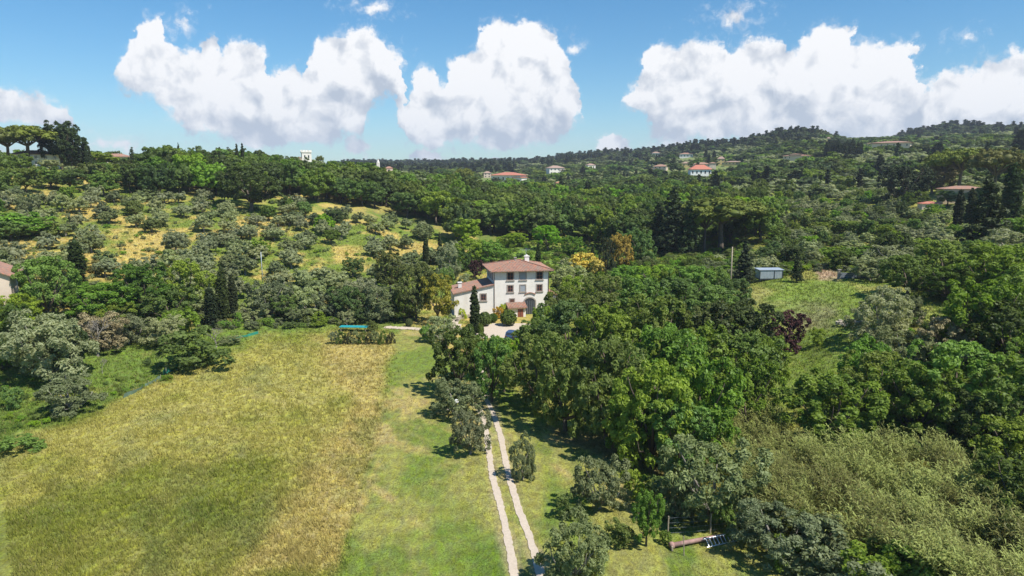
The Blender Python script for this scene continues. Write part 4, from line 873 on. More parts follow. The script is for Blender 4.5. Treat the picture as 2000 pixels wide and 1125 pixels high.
def near_words(px, py):
    R_ = ((893, 700, 'beside the top of the track'), (990, 700, 'below the gravel drive'), (1090, 620, 'next to the villa lean-to'), (1110, 800, 'above the shaded bank'), (1240, 560, 'below the yellow broom'), (1290, 800, 'at the front of the oak wood'), (1430, 800, 'where the oak wood meets the canes'), (1440, 620, 'beside the sloping meadow'), (1200, 680, 'in the middle of the oak wood'), (1350, 640, 'high in the middle of the oak wood'))
    return min(R_, key=lambda a: (a[0] - px) ** 2 + 2 * (a[1] - py) ** 2)[2]
used = {}
def uniq(l):
    used[l] = used.get(l, 0) + 1; k = used[l]
    return l if k == 1 else l + ', ' + ('one behind the first', 'the farther one', 'third of them', 'smallest of them', 'fifth of them', 'sixth of them')[min(k - 2, 5)]
for q, (px, yt, yb, w, mt) in enumerate(oaks): T('oak0', px, yt, yb, w * 1.16, uniq(ADJ[q % 8] + ' oak ' + near_words(px, (yt + yb) / 2)), mt, 'oaks of the wood right of the villa')
T('oak0', 1530, 610, 698, 80, 'dark purple-leaved plum tree at the edge of the meadow', 'purple')
T(SH, 1598, 640, 675, 26, 'small young green tree alone in the meadow', 'bright')
# right of the meadow
for q, (k, px, yt, yb, w, mt, l) in enumerate([
    (OL, 1712, 572, 668, 86, 'olive', 'grey-green olive tree beside the stone heap'), (OL, 1735, 560, 640, 60, 'olive', 'tall pale olive tree behind the stone heap'), (OL, 1778, 580, 626, 34, 'olive_dark', 'small leaning olive tree in the bright meadow corner'), (OL, 1700, 500, 548, 60, 'olive', 'olive tree just right of the gateway'), (OL, 1745, 480, 540, 70, 'olive', 'silvery olive tree uphill of the gateway'),
    ('oak0', 1850, 520, 592, 84, 'oak_dark', 'dark spreading tree above the bright meadow corner'), ('oak0', 1770, 500, 580, 84, 'oak', 'round green tree right of the gateway'), ('oak0', 1905, 545, 690, 120, 'oak', 'large dull green tree at the right edge'), ('oak0', 1965, 590, 720, 120, 'oak_dark', 'dark tree cut by the right edge'),
    ('oak0', 1840, 620, 720, 76, 'grey', 'half bare greyish tree in the right thicket'), (OL, 1765, 640, 720, 86, 'olive_dark', 'brownish olive below the bright meadow corner'), ('oak0', 1690, 660, 790, 88, 'bright', 'fresh green tree at the lower corner of the meadow'), ('oak0', 1720, 690, 830, 120, 'oak', 'dense green tree behind the yellow-green one'), ('oak0', 1615, 735, 880, 150, 'lime2', 'yellow-green bushy tree above the canes'),
    ('oak0', 1790, 700, 860, 130, 'oak', 'large oak over the dark hollow at right'), ('oak0', 1870, 670, 850, 150, 'bright', 'bright broad tree at the right above the hollow'), ('oak0', 1960, 700, 870, 150, 'oak', 'big oak at the right edge above the canes'), ('oak0', 1900, 760, 880, 110, 'oak_dark', 'dark oak behind the cane tops'), ('oak0', 1975, 820, 960, 120, 'oak', 'low oak at the right edge beside the canes'), ('oak0', 1985, 900, 1060, 130, 'oak_dark', 'very dark tree in the lower right edge'),
    ('oak0', 1895, 570, 650, 70, 'oak', 'round tree on the slope above the grey twiggy one'), ('oak0', 1750, 455, 530, 70, 'oak_dark', 'dark round tree uphill of the gateway olives'), ('oak0', 1840, 470, 560, 90, 'bright', 'yellowish green tree on the right slope'), ('oak0', 1806, 475, 520, 36, 'purple', 'reddish dark tree on the right slope'),
    ('oak0', 1930, 480, 590, 110, 'oak', 'broad tree below the dark conifer at right'), (OL, 1965, 450, 530, 90, 'olive', 'blue-grey tree below the tallest cypress'), ('oak0', 1990, 520, 640, 100, 'bright', 'pale green tree at the far right above the dark one'), ('oak0', 1760, 325, 402, 74, 'conifer', 'large dark round tree on the slope left of the umbrella pines'), ('oak0', 1820, 325, 378, 60, 'grey2', 'brown twiggy tree under the umbrella pines')]):
    if mt == 'lime2':
        if 'lime2' not in M: M['lime2'] = leaf('yellow_green_leaves', (.055, .095, .014), (.155, .215, .030))
    if mt == 'grey2' and 'grey2' not in M: M['grey2'] = leaf('brown_twigs', (.075, .065, .045), (.14, .12, .08), .1)
    T(k, px, yt, yb, w * 1.08, l, mt)
for q, (px, yt, yb, w, mt) in enumerate(((203, 298, 332, 52, 'bright'), (243, 308, 334, 40, 'oak'), (40, 300, 338, 40, 'oak'), (100, 312, 340, 34, 'olive'), (182, 312, 338, 20, 'oak_dark'))):
    T('oak1', px, yt, yb, w, ('bright green tree hiding the low ridge house', 'tree in front of the right end of the low ridge house', 'tree left of the pale ridge house', 'pale tree at the foot of the pale ridge house', 'little tree before the tiny white outbuilding')[q], mt)
for q, (px, yt, yb, w, mt) in enumerate(((1850, 372, 402, 36, 'oak'), (1884, 374, 404, 40, 'olive'), (1912, 366, 402, 30, 'bright'), (1825, 398, 420, 30, 'oak'))):
    T('oak1', px, yt, yb, w, ('green tree below the left end of the pinkish roof', 'pale tree under the middle of the pinkish roof', 'bright tree under the right end of the pinkish roof', 'small tree before the orange-roofed outbuilding')[q], mt)
for px, yt, yb, w, l in ((1968, 320, 452, 28, 'tallest cypress at the right edge of the slope'), (1870, 372, 448, 17, 'slim cypress left of the dark conifer'), (1893, 368, 452, 18, 'second slim cypress hugging the dark conifer'), (1993, 255, 300, 26, 'dark cypress on the skyline at the right edge'), (1718, 303, 342, 17, 'cypress standing alone in mid slope at right'), (1826, 280, 312, 14, 'left dark cypress of the pair above the pines'), (1834, 278, 312, 12, 'right dark cypress of the pair above the pines')):
    T('cypress', px, yt, yb, w, l, None, sink=.5)
for px, yt, yb, w, l in ((1918, 345, 500, 74, 'big dark conifer between the cypresses at right'), (1312, 365, 498, 70, 'tall dark fir left of the big umbrella pine'), (1285, 395, 495, 50, 'narrow dark fir behind the rusty tree'), (1345, 385, 500, 44, 'dark fir behind the big umbrella pine'), (1452, 470, 560, 44, 'sparse fir standing by the pale wooden pole'), (1555, 490, 552, 22, 'thin small conifer right of the metal shed')):
    T('conifer', px, yt, yb, w, l)
for px, yt, yb, w, l in ((1408, 386, 492, 176, 'big umbrella pine in the middle right wood'), (1375, 402, 495, 90, 'smaller umbrella pine leaning left of the big one'), (1870, 290, 385, 95, 'umbrella pine over the pinkish roof at right'), (1940, 290, 400, 95, 'umbrella pine right of the pinkish roof'), (1840, 295, 380, 60, 'left umbrella pine of the right slope')):
    T('stone_pine', px, yt, yb, w, l)
for px, yt, w, l, r_ in ((28, 248, 84, 'umbrella pine at the left edge of the ridge', 288), (66, 246, 104, 'umbrella pine over the pale ridge house', 291), (-12, 252, 84, 'umbrella pine cut by the left edge', 282), (907, 328, 38, 'small umbrella pine on the skyline left of the red roof', 430), (630, 304, 16, 'tiny umbrella pine right of the white tower', 350)):
    T('stone_pine', px, yt, None, w, l, r=r_)
for px, yt, w, l, r_ in ((268, 288, 18, 'small conifer right of the ridge house', 285), (453, 288, 20, 'dark conifer left of the twin cypresses', 300), (437, 288, 14, 'slimmer conifer on the wooded skyline', 300)):
    T('conifer', px, yt, None, w, l, r=r_)
for px, yt, w, l, r_ in ((130, 238, 60, 'huge dark cedar on the left ridge', 292), (150, 250, 56, 'dark cedar wedged against the huge one', 289), (118, 262, 44, 'lower dark cedar left of the huge one', 294), (163, 276, 34, 'lowest dark cedar on the right of the huge one', 290)):
    T('oak0', px, yt, None, w, l, 'conifer', r=r_, name='cedar_tree')
for px, yt, w, l, r_ in ((470, 282, 7.5, 'left of the twin cypresses on the ridge', 300), (481, 281, 8, 'right of the twin cypresses on the ridge', 300), (358, 280, 7, 'cypress poking above the round ridge oaks', 300), (180, 285, 6, 'left small cypress behind the cedar', 280), (186, 286, 6, 'right small cypress behind the cedar', 280), (305, 292, 8, 'pointed cypress at the left end of the ridge oaks', 295)):
    T('cypress', px, yt, None, w, l, r=r_)
# round the villa
for k, px, yt, yb, w, mt, l in [
    (CY_, 927, 560, 655, 21, None, 'tall dark cypress in front of the side wing of the villa'), (CY_, 832, 456, 520, 12, None, 'slender cypress, left of the pair behind the magnolia'), (CY_, 860, 455, 532, 11, None, 'slender cypress, right of the pair behind the magnolia'), (CY_, 1051, 474, 524, 11, None, 'dark cypress rising behind the villa chimney'),
    ('oak0', 856, 534, 632, 74, 'magnolia', 'golden-tinged round magnolia left of the villa'), ('oak0', 812, 515, 628, 78, 'oak', 'rich green tree left of the golden magnolia'), ('oak0', 764, 490, 572, 64, 'magnolia_dark', 'dark glossy magnolia at the foot of the olive grove'), ('oak0', 790, 570, 630, 50, 'oak_dark', 'dark low tree by the garden path'),
    (OL, 862, 614, 668, 58, 'olive', 'silvery olive tree at the corner of the lawn'), (SH, 830, 634, 669, 28, 'bright', 'squared green bush beside the silvery olive'), (SH, 728, 626, 648, 22, 'oak', 'green bush at the end of the turquoise table'), (OL, 745, 598, 630, 32, 'olive', 'small weeping olive on the lawn'), (SH, 704, 600, 632, 36, 'oak_dark', 'dark shrub behind the turquoise table'), (OL, 678, 606, 636, 28, 'olive', 'blue-grey shrub left of the dark one'),
    ('topiary', 799, 600, 624, 22, 'olive_dark', 'round clipped brownish bush by the lawn'), ('topiary', 799, 622, 638, 14, None, 'small clipped ball beside the garden path'),
    ('topiary', 947, 609, 637, 25, None, 'large clipped ball right of the tall cypress'), ('topiary', 993, 605, 636, 33, None, 'largest clipped bush at the head of the drive'), ('topiary', 917, 632, 657, 18, 'oak_dark', 'dark clipped ball left of the cypress foot'), ('topiary', 939, 632, 656, 13, None, 'small clipped ball right of the cypress foot'), ('topiary', 963, 612, 630, 18, 'oak_dark', 'dark clipped bush between the two large balls'),
    (SH, 982, 592, 616, 24, 'lime', 'yellow shrub left of the porch roof'), (SH, 976, 600, 622, 26, 'brown', 'reddish shrub in front of the porch'), (SH, 1052, 600, 630, 26, 'oak', 'green bush hiding the base of the arched door'), (SH, 903, 601, 622, 18, 'lime', 'fresh yellow-green bush by the side wing'), (SH, 870, 520, 560, 30, 'bright', 'bright shrub behind the golden magnolia'), (SH, 905, 535, 556, 26, 'olive', 'pale round shrub by the side wing roof'),
    ('oak0', 929, 508, 545, 30, 'purple', 'purple-leaved tree behind the side wing'), (OL, 875, 480, 550, 44, 'olive', 'olive beside the right slender cypress'), ('oak0', 960, 470, 520, 66, 'bright', 'bright green tree behind the villa roof'), ('oak0', 915, 468, 525, 56, 'bright', 'bright bushy tree left of the villa roof'), ('oak0', 905, 490, 530, 40, 'oak', 'green bush tree behind the purple one'), ('oak0', 1000, 455, 482, 60, 'bright', 'fresh green thicket above the green clearing'),
    (SH, 1145, 492, 535, 78, 'broom', 'yellow flowering broom right of the villa'), (SH, 1118, 505, 540, 50, 'olive', 'grey-green bush before the yellow broom'), (SH, 1165, 505, 545, 40, 'broom', 'second clump of yellow broom'), ('oak0', 1212, 455, 530, 50, 'brown', 'rusty orange-green tree right of the broom'), ('oak0', 1110, 520, 580, 70, 'olive', 'pale grey-green tree above the villa lean-to'), (SH, 1105, 545, 590, 60, 'olive', 'pale scrub beside the villa'), (CY_, 1157, 480, 520, 9, None, 'thin dark cypress above the yellow broom'),
    ('oak0', 1070, 440, 490, 60, 'bright', 'bright tree right of the villa cypress'), ('oak0', 1120, 460, 500, 50, 'oak', 'green tree above the broom'), ('oak0', 1250, 445, 520, 60, 'bright', 'bright tree before the dark firs'), ('oak0', 1185, 465, 545, 34, 'conifer', 'dark narrow tree between broom and rusty tree')]:
    T(k, px, yt, yb, w, l, mt)
for i, px in enumerate(np.linspace(652, 762, 9)):
    T(SH, float(px), 646 + (i % 3), 672, 19, 'low shrub, ' + ('leftmost', 'second', 'third', 'fourth', 'fifth', 'sixth', 'seventh', 'eighth', 'ninth')[i] + ' from the left in the long planted bed', ('olive_dark', 'oak_dark', 'magnolia_dark')[i % 3], 'low shrubs of the long bed')
# left thickets
for k, px, yt, yb, w, mt, l in [
    (OL, 100, 606, 745, 118, 'olive', 'big silvery olive tree at left beside the dark evergreen'), (OL, 75, 640, 735, 70, 'olive_dark', 'olive tree left behind the big silvery one'), ('oak0', 145, 640, 738, 46, 'oak_dark', 'dark evergreen squeezed beside the big silvery olive'), ('oak0', 10, 595, 712, 90, 'oak_dark', 'dark tree at the left edge below the pink house'), ('oak0', 5, 670, 720, 30, 'bright', 'bright low bush at the left edge'),
    (OL, 140, 733, 806, 84, 'olive_dark', 'round olive bush in the tall grass at left'), ('bare', 192, 622, 696, 52, None, 'nearly bare grey tree with pale twigs'), (OL, 192, 612, 685, 70, 'grey', 'grey thin-leaved olive around the bare trunk'), (OL, 250, 608, 672, 62, 'olive_dark', 'dull olive tree right of the bare grey one'), (OL, 322, 618, 678, 56, 'olive', 'grey olive beside the brushwood pile'), (SH, 350, 600, 655, 60, 'oak', 'dark green scrub behind the round leafy bush'),
    (SH, 372, 646, 722, 118, 'lime2', 'large round bright leafy bush at the edge of the field'), ('oak0', 92, 502, 625, 92, 'bright', 'bright green tree beside the pink house'), ('oak0', 35, 520, 600, 44, 'bright', 'bright tree in front of the pink house'), ('oak0', 45, 572, 640, 60, 'bright', 'bright low tree below the pink house'), ('oak0', 285, 518, 624, 100, 'oak_dark', 'large dark green oak in the left thicket'), ('oak0', 380, 508, 605, 76, 'bright', 'light feathery tree left of the cypress group'),
    ('oak0', 330, 560, 640, 90, 'oak', 'mid green tree above the brushwood pile'), ('oak0', 195, 555, 640, 110, 'oak', 'hazel-like tree between bright tree and dark oak'), ('oak0', 215, 590, 655, 80, 'oak', 'low green tree above the bare grey one'), (SH, 243, 566, 618, 28, 'lime', 'yellow shrub before the dark oak'), (SH, 186, 508, 532, 32, 'magnolia', 'small golden bush right of the lone cypress'), (OL, 400, 560, 610, 60, 'olive', 'olive behind the cypress group'),
    (CY_, 414, 556, 643, 21, None, 'front cypress of the left group of three'), (CY_, 437, 518, 634, 22, None, 'tallest cypress of the left group of three'), (CY_, 457, 536, 622, 16, None, 'right cypress of the left group of three'), (CY_, 154, 464, 558, 26, None, 'lone cypress at the foot of the left grove'),
    (SH, 466, 610, 640, 16, 'bright', 'thin sapling at the top corner of the field'), (SH, 622, 610, 636, 34, 'oak', 'green bush at the top edge of the field'), (SH, 288, 700, 716, 14, 'oak', 'tiny bush in the rough grass'), (SH, 30, 755, 800, 30, 'bright', 'weedy bush at the far left'),
    (SH, 40, 845, 880, 60, 'bright', 'weedy green mound at the lower left edge'), (SH, 445, 655, 672, 40, 'olive_dark', 'low weeds at the top corner of the field'), ('bare', 422, 640, 680, 36, None, 'pale leafless shrub above the round leafy bush'), ('bare', 200, 700, 730, 12, None, 'tiny dead stump in the rough grass'),
    ('oak1', 50, 415, 462, 84, 'bright', 'bright green tree group in the upper left grove'), ('oak1', 22, 430, 470, 60, 'bright', 'bright tree at the left edge of the grove'), ('oak1', 80, 425, 465, 50, 'bright', 'small bright tree in the upper left grove'),
    ('oak0', 490, 325, 412, 110, 'oak_dark', 'huge dark oak standing forward of the ridge wood')]:
    T(k, px, yt, yb, w * 1.05, l, mt)
row = [(500, 600, 625, 44), (530, 545, 622, 66), (560, 575, 625, 50), (598, 560, 620, 60), (640, 570, 620, 50), (678, 560, 624, 66), (712, 545, 615, 60), (745, 560, 625, 66), (772, 575, 625, 40), (655, 590, 620, 40), (580, 600, 630, 36), (725, 590, 626, 40), (505, 570, 618, 50)]
for q, (px, yt, yb, w) in enumerate(row):
    T(OL if q % 3 != 2 else 'oak0', px, yt, yb, w * 1.1, uniq(('grey olive', 'dark olive', 'green tree')[q % 3] + ' in the hedge row along the top of the field'), ('olive', 'olive_dark', 'oak')[q % 3], 'trees of the row along the top of the field')

# ================================================================== groves and woods filled in, nearest ones as things of their own
def inframe(px, py, m=60): return -m < px < 2000 + m and py < 1200
def hides(x, y, h):
    r_, a = math.hypot(x, y), math.atan2(x, y)
    for fa, fw, fr, fy in FARB:
        if abs(a - fa) < fw + 2.0 / r_ and r_ < fr - 1 and r_ > 135:
            if float(project(np.array([x]), np.array([y]), ground(x, y) + h)[1][0]) < fy: return True
    return False
PLOTS = []     # (x, y, h, w, kind, mat, label, group)
def scatter(poly, sp, fn, jit=.35, seed=0, rmax=420, ang=0.0, gap=None, occ=1.0):
    g = np.random.default_rng(seed); n_ = int(2 * rmax / sp); i, j = np.meshgrid(np.arange(-n_ // 2, n_ // 2), np.arange(0, n_ // 2 + 40)); i = i.ravel(); j = j.ravel()
    x0 = (i + g.uniform(-jit, jit, i.size)) * sp; y0 = (j + g.uniform(-jit, jit, i.size)) * sp; ca, sa = math.cos(ang), math.sin(ang); x = x0 * ca - y0 * sa; y = x0 * sa + y0 * ca
    ok = (y > 30) & (np.hypot(x, y) < rmax); x, y = x[ok], y[ok]; px, py = project(x, y, ground(x, y)); s = sdpoly(px, py, poly); ok = (s > 0) & (px > -70) & (px < 2070)
    O = np.array(OCC)
    for a, b, c, d in zip(x[ok], y[ok], px[ok], py[ok]):
        if gap and any(((c - u) / w_) ** 2 + ((d - v) / h_) ** 2 < 1 for u, v, w_, h_ in gap): continue
        q = fn(a, b, c, d, g)
        if q is None: continue
        if (np.hypot(O[:, 0] - a, O[:, 1] - b) < (O[:, 2] * .85 + q[1] * .32) * occ).any(): continue
        if hides(a, b, q[0]): continue
        PLOTS.append((a, b, *q))
GAPS = [(230, 412, 24, 12), (130, 428, 40, 12), (262, 478, 46, 26), (545, 492, 26, 14), (600, 530, 30, 26), (665, 520, 24, 44), (760, 478, 60, 9), (350, 452, 20, 8), (140, 470, 14, 10), (25, 500, 10, 14), (520, 560, 20, 8), (815, 490, 22, 14), (300, 425, 16, 8), (720, 470, 30, 8), (430, 500, 24, 10), (730, 520, 20, 20), (270, 510, 60, 9), (545, 530, 14, 14)]
def f_grove(x, y, px, py, g):
    if g.random() > .72: return None
    h = g.uniform(3.3, 4.8); w = g.uniform(4.0, 5.8)
    if g.random() < .10: return (h * 1.1, w, 'oak', g.choice(['oak', 'bright', 'oak_dark']), 'round leafy tree standing among the olives of the left grove', 'leafy trees among the olives')
    return (h, w, 'olive', g.choice(['olive', 'olive', 'olive_dark']), ('silvery olive tree in the lower rows of the left grove', 'olive tree in the middle rows of the left grove', 'olive tree in the top rows under the ridge wood')[0 if py > 500 else 1 if py > 440 else 2], 'olive trees of the left grove')
scatter([(-80,392),(430,392),(620,420),(840,452),(905,520),(800,545),(760,590),(500,600),(380,590),(150,560),(-80,560)], 5.9, f_grove, .30, 1, ang=R(24), gap=GAPS)
def f_hedge(x, y, px, py, g):
    return (g.uniform(4, 7), g.uniform(5, 7.5), 'oak', g.choice(['oak', 'oak_dark', 'bright']), 'green tree in the thicket along the foot of the left grove', 'thicket trees at left')
scatter([(-60,600),(150,600),(330,590),(350,620),(280,640),(200,650),(60,690),(-60,740)], 6.5, f_hedge, .4, 2)
def f_ridge(x, y, px, py, g):
    if py < 352 and px < 480 and g.random() < .55: return (g.uniform(4, 5), g.uniform(5, 7), 'olive', 'olive', 'olive tree on the open ridge top at left', 'olive trees on the ridge top')
    return (g.uniform(8.5, 12.5) * (1.0 if px > 300 else .75), g.uniform(9, 12.5) * (1 if px > 300 else .8), 'oak', g.choice(['oak', 'oak', 'oak_dark', 'bright' if g.random() < .4 else 'oak']), ('oak in the left part of the ridge wood', 'oak in the middle of the ridge wood', 'oak in the wood below the white tower', 'oak at the right end of the ridge wood')[min(3, max(0, int(px // 240)))], 'oaks of the ridge wood')
scatter([(-80,350),(300,334),(470,338),(600,350),(700,362),(800,384),(870,410),(880,450),(720,405),(560,390),(430,388),(150,388),(-80,392)], 7.6, f_ridge, .4, 3)
def f_center(x, y, px, py, g):
    if px < 1000 and g.random() < .12: return (g.uniform(6, 8), 8, 'oak', 'olive_dark', 'dull olive-toned tree in the valley wood', 'trees of the valley wood')
    return (g.uniform(8, 13), g.uniform(8, 12.5), 'oak', g.choice(['oak', 'oak_dark', 'bright', 'oak', 'oak_dark']), ('oak in the valley wood left of the villa', 'oak in the valley wood straight behind the villa', 'oak in the valley wood before the far village', 'oak in the valley wood around the dark firs')[min(3, max(0, int((px - 840) // 150)))], 'trees of the valley wood')
scatter([(850,395),(1000,400),(1180,395),(1330,395),(1500,412),(1510,440),(1480,500),(1320,505),(1220,500),(1150,476),(1040,468),(960,462),(880,490),(850,450)], 7.8, f_center, .4, 4)
def f_right(x, y, px, py, g):
    u = g.random()
    if u < .44: return (g.uniform(2.6, 4.2), g.uniform(3.8, 6.0), 'olive', g.choice(['olive', 'olive', 'olive_dark']), ('olive tree on the scrubby slope right of the valley wood', 'olive tree on the upper right slope')[int(py < 440)], 'olive trees of the right slope')
    if u < .74: return (g.uniform(2, 4.5), g.uniform(3.2, 5.5), 'oak', g.choice(['bright', 'oak', 'lime2', 'lime2']), ('green scrub tree on the slope above the metal shed', 'green scrub tree on the upper right slope')[int(py < 440)], 'scrub trees of the right slope')
    if u < .78: return (g.uniform(4, 6), g.uniform(4, 6), 'oak', g.choice(['oak_dark', 'oak', 'oak', 'oak_dark']), 'darker tree on the right slope', 'scrub trees of the right slope')
    return None
scatter([(1480,400),(1700,360),(2080,340),(2080,560),(1900,590),(1720,540),(1560,520),(1440,560),(1400,510),(1500,500)], 5.6, f_right, .45, 5, rmax=360)
def f_thick(x, y, px, py, g): return (g.uniform(4, 8), g.uniform(5.5, 9), 'oak', g.choice(['oak', 'oak_dark', 'bright']), 'tree in the dense thicket at the right edge', 'trees of the right thicket')
scatter([(1760,520),(1900,470),(2080,450),(2080,900),(1960,860),(1760,850),(1660,820),(1690,770),(1800,720),(1880,680),(1890,600),(1820,560)], 7.5, f_thick, .4, 6, gap=[(1790, 612, 80, 34)])
def f_low(x, y, px, py, g): return (g.uniform(1.6, 3.4), g.uniform(2.6, 5), 'shrub', g.choice(['bright', 'oak', 'olive_dark', 'lime2']), 'low shrub in the scrub between oak wood and broom', 'low shrubs behind the oak wood')
scatter([(1090,520),(1200,530),(1450,505),(1450,560),(1400,600),(1200,580),(1090,590)], 3.6, f_low, .45, 7, occ=.6)
PLOTS.sort(key=lambda p: math.hypot(p[0], p[1]))
LAND = [(154, 545, 'the lone cypress'), (285, 620, 'the large dark oak'), (435, 630, 'the three left cypresses'), (513, 550, 'the thin grey pole'), (764, 570, 'the dark glossy magnolia'), (846, 525, 'the paired slender cypresses'), (20, 600, 'the pink house'), (50, 460, 'the upper bright trees'), (490, 412, 'the huge forward oak'),
        (230, 412, 'the high straw patch'), (262, 478, 'the mid-grove clearing'), (600, 530, 'the magnolia grass lane'), (760, 478, 'the upper grass strip'), (72, 322, 'the ridge house'), (140, 322, 'the huge cedar'), (476, 320, 'the twin ridge cypresses'), (598, 330, 'the white tower'), (738, 350, 'the bell turret'), (907, 370, 'the skyline umbrella pine'),
        (994, 375, 'the bright red roof'), (960, 500, 'the villa roof'), (1051, 500, 'the villa chimney cypress'), (1145, 520, 'the yellow broom'), (1212, 520, 'the rusty tree'), (1312, 495, 'the tall dark fir'), (1410, 490, 'the big umbrella pine'), (1426, 565, 'the pale wooden pole'), (1506, 545, 'the metal shed'), (1640, 545, 'the gateway'), (1718, 342, 'the lone slope cypress'), (1760, 400, 'the large dark round tree'),
        (1870, 440, 'the slim right cypress'), (1966, 450, 'the tallest cypress'), (1882, 385, 'the pinkish slope roof'), (1600, 460, 'the scrub slope middle'), (1520, 430, 'the slope beside the big pine'), (1800, 480, 'the reddish slope tree'), (1845, 640, 'the bright meadow corner'), (1790, 800, 'the dark hollow'), (1960, 700, 'the right-edge oak'), (300, 640, 'the brushwood pile'), (390, 350, 'the skyline oaks'), (1084, 400, 'the cream villa'), (1200, 400, 'the far cypress row'), (1390, 400, 'the big white building')]
ORD = ['first', 'second', 'third', 'fourth', 'fifth', 'sixth', 'seventh', 'eighth', 'ninth', 'tenth', 'eleventh', 'twelfth', 'thirteenth', 'fourteenth', 'fifteenth', 'sixteenth', 'seventeenth', 'eighteenth', 'nineteenth', 'twentieth'] + [t_ + '-' + u_ + '' for t_ in ('twenty', 'thirty', 'forty', 'fifty') for u_ in ('first', 'second', 'third', 'fourth', 'fifth', 'sixth', 'seventh', 'eighth', 'ninth', 'last')]
TONE = {'olive': 'silvery', 'olive_dark': 'dull', 'oak': 'mid green', 'oak_dark': 'dark green', 'bright': 'bright green', 'lime2': 'yellow-green', 'purple': 'purplish', 'brown': 'rusty'}
_b = {}
for i_, p_ in enumerate(PLOTS):
    if p_[4] == 'olive' and sum(1 for z_ in PLOTS[:i_] if z_[4] == 'olive') >= 290: continue
    qx, qy = project(np.array([p_[0]]), np.array([p_[1]]), ground(p_[0], p_[1])); k_ = min(range(len(LAND)), key=lambda j_: math.hypot(LAND[j_][0] - qx[0], (LAND[j_][1] - qy[0]) * 1.6))
    _b.setdefault((k_, p_[4], str(p_[5])), []).append((math.hypot(LAND[k_][0] - qx[0], LAND[k_][1] - qy[0]), i_))
for (k_, kd_, mt_), l_ in _b.items():
    for o_, (_, i_) in enumerate(sorted(l_)):
        p_ = PLOTS[i_]; wd = {'olive': 'olive tree', 'oak': 'leafy tree', 'shrub': 'shrub'}[kd_]
        PLOTS[i_] = (*p_[:6], TONE[mt_] + ' ' + wd + ', ' + ORD[min(o_, len(ORD) - 1)] + ' of its tone from ' + LAND[k_][2], p_[7])
cnt = {'olive': 0, 'oak': 0, 'shrub': 0}; STUFF = {'olive': [], 'oak': [], 'shrub': []}
for x, y, h, w, k, mt, l, gname in PLOTS:
    r_ = math.hypot(x, y); cnt[k] += 1
    if cnt[k] <= (290 if k == 'olive' else 285): tree_at(x, y, h, w, ('shrub' if k == 'shrub' else k + ('0' if r_ < 112 else '1')), l, str(mt), gname)
    else: STUFF[k].append((x, y, g1(x, y), h, w, str(mt)))
print('PLOTS', cnt)

# ------------------------------------------------------------------ what nobody could count: far groves and woods
PSRC = {}
def source(kind, mat):
    """one real tree of each far kind stands in the landscape; the masses are made of its copies"""
    if (kind, mat) not in PSRC:
        c = PROTO[kind][len(PSRC) % len(PROTO[kind])]; me = c[0].copy(); me.materials.clear(); me.materials.append(M[mat]); px = {'olive2': 1700, 'oak2': 1480, 'cypress2': 1200, 'oak1': 700, 'olive1': 560, 'shrub': 1500}[kind] + 23 * len(PSRC)
        x, y = gp(px, {'oak1': 372, 'olive1': 410, 'shrub': 520}.get(kind, 352)); nm = KINDNAME[kind]
        o = ob(nm, me, loc=(x, y, g1(x, y))); s_ = {'olive2': 1.1, 'oak2': .8, 'cypress2': 1.1, 'oak1': .9, 'olive1': 1, 'shrub': 1}[kind]; o.scale = (s_, s_, s_)
        tag(o, uniq({'olive': 'grey-green', 'olive_dark': 'dull green', 'oak': 'mid green', 'oak_dark': 'dark green', 'far_wood': 'blackish green', 'bright': 'fresh green', 'cypress': 'dark', 'lime2': 'yellow-green'}[mat] + ' ' + nm.replace('_', ' ') + {'olive2': ' on the far right slope', 'oak2': ' beyond the umbrella pine', 'cypress2': ' on the far slope below the village', 'oak1': ' at the back of the ridge wood', 'olive1': ' at the top of the left grove', 'shrub': ' on the scrub slope behind the shed'}[kind]), CAT.get(nm, 'tree')); PSRC[(kind, mat)] = (o, c[2], c[3])
    return PSRC[(kind, mat)]
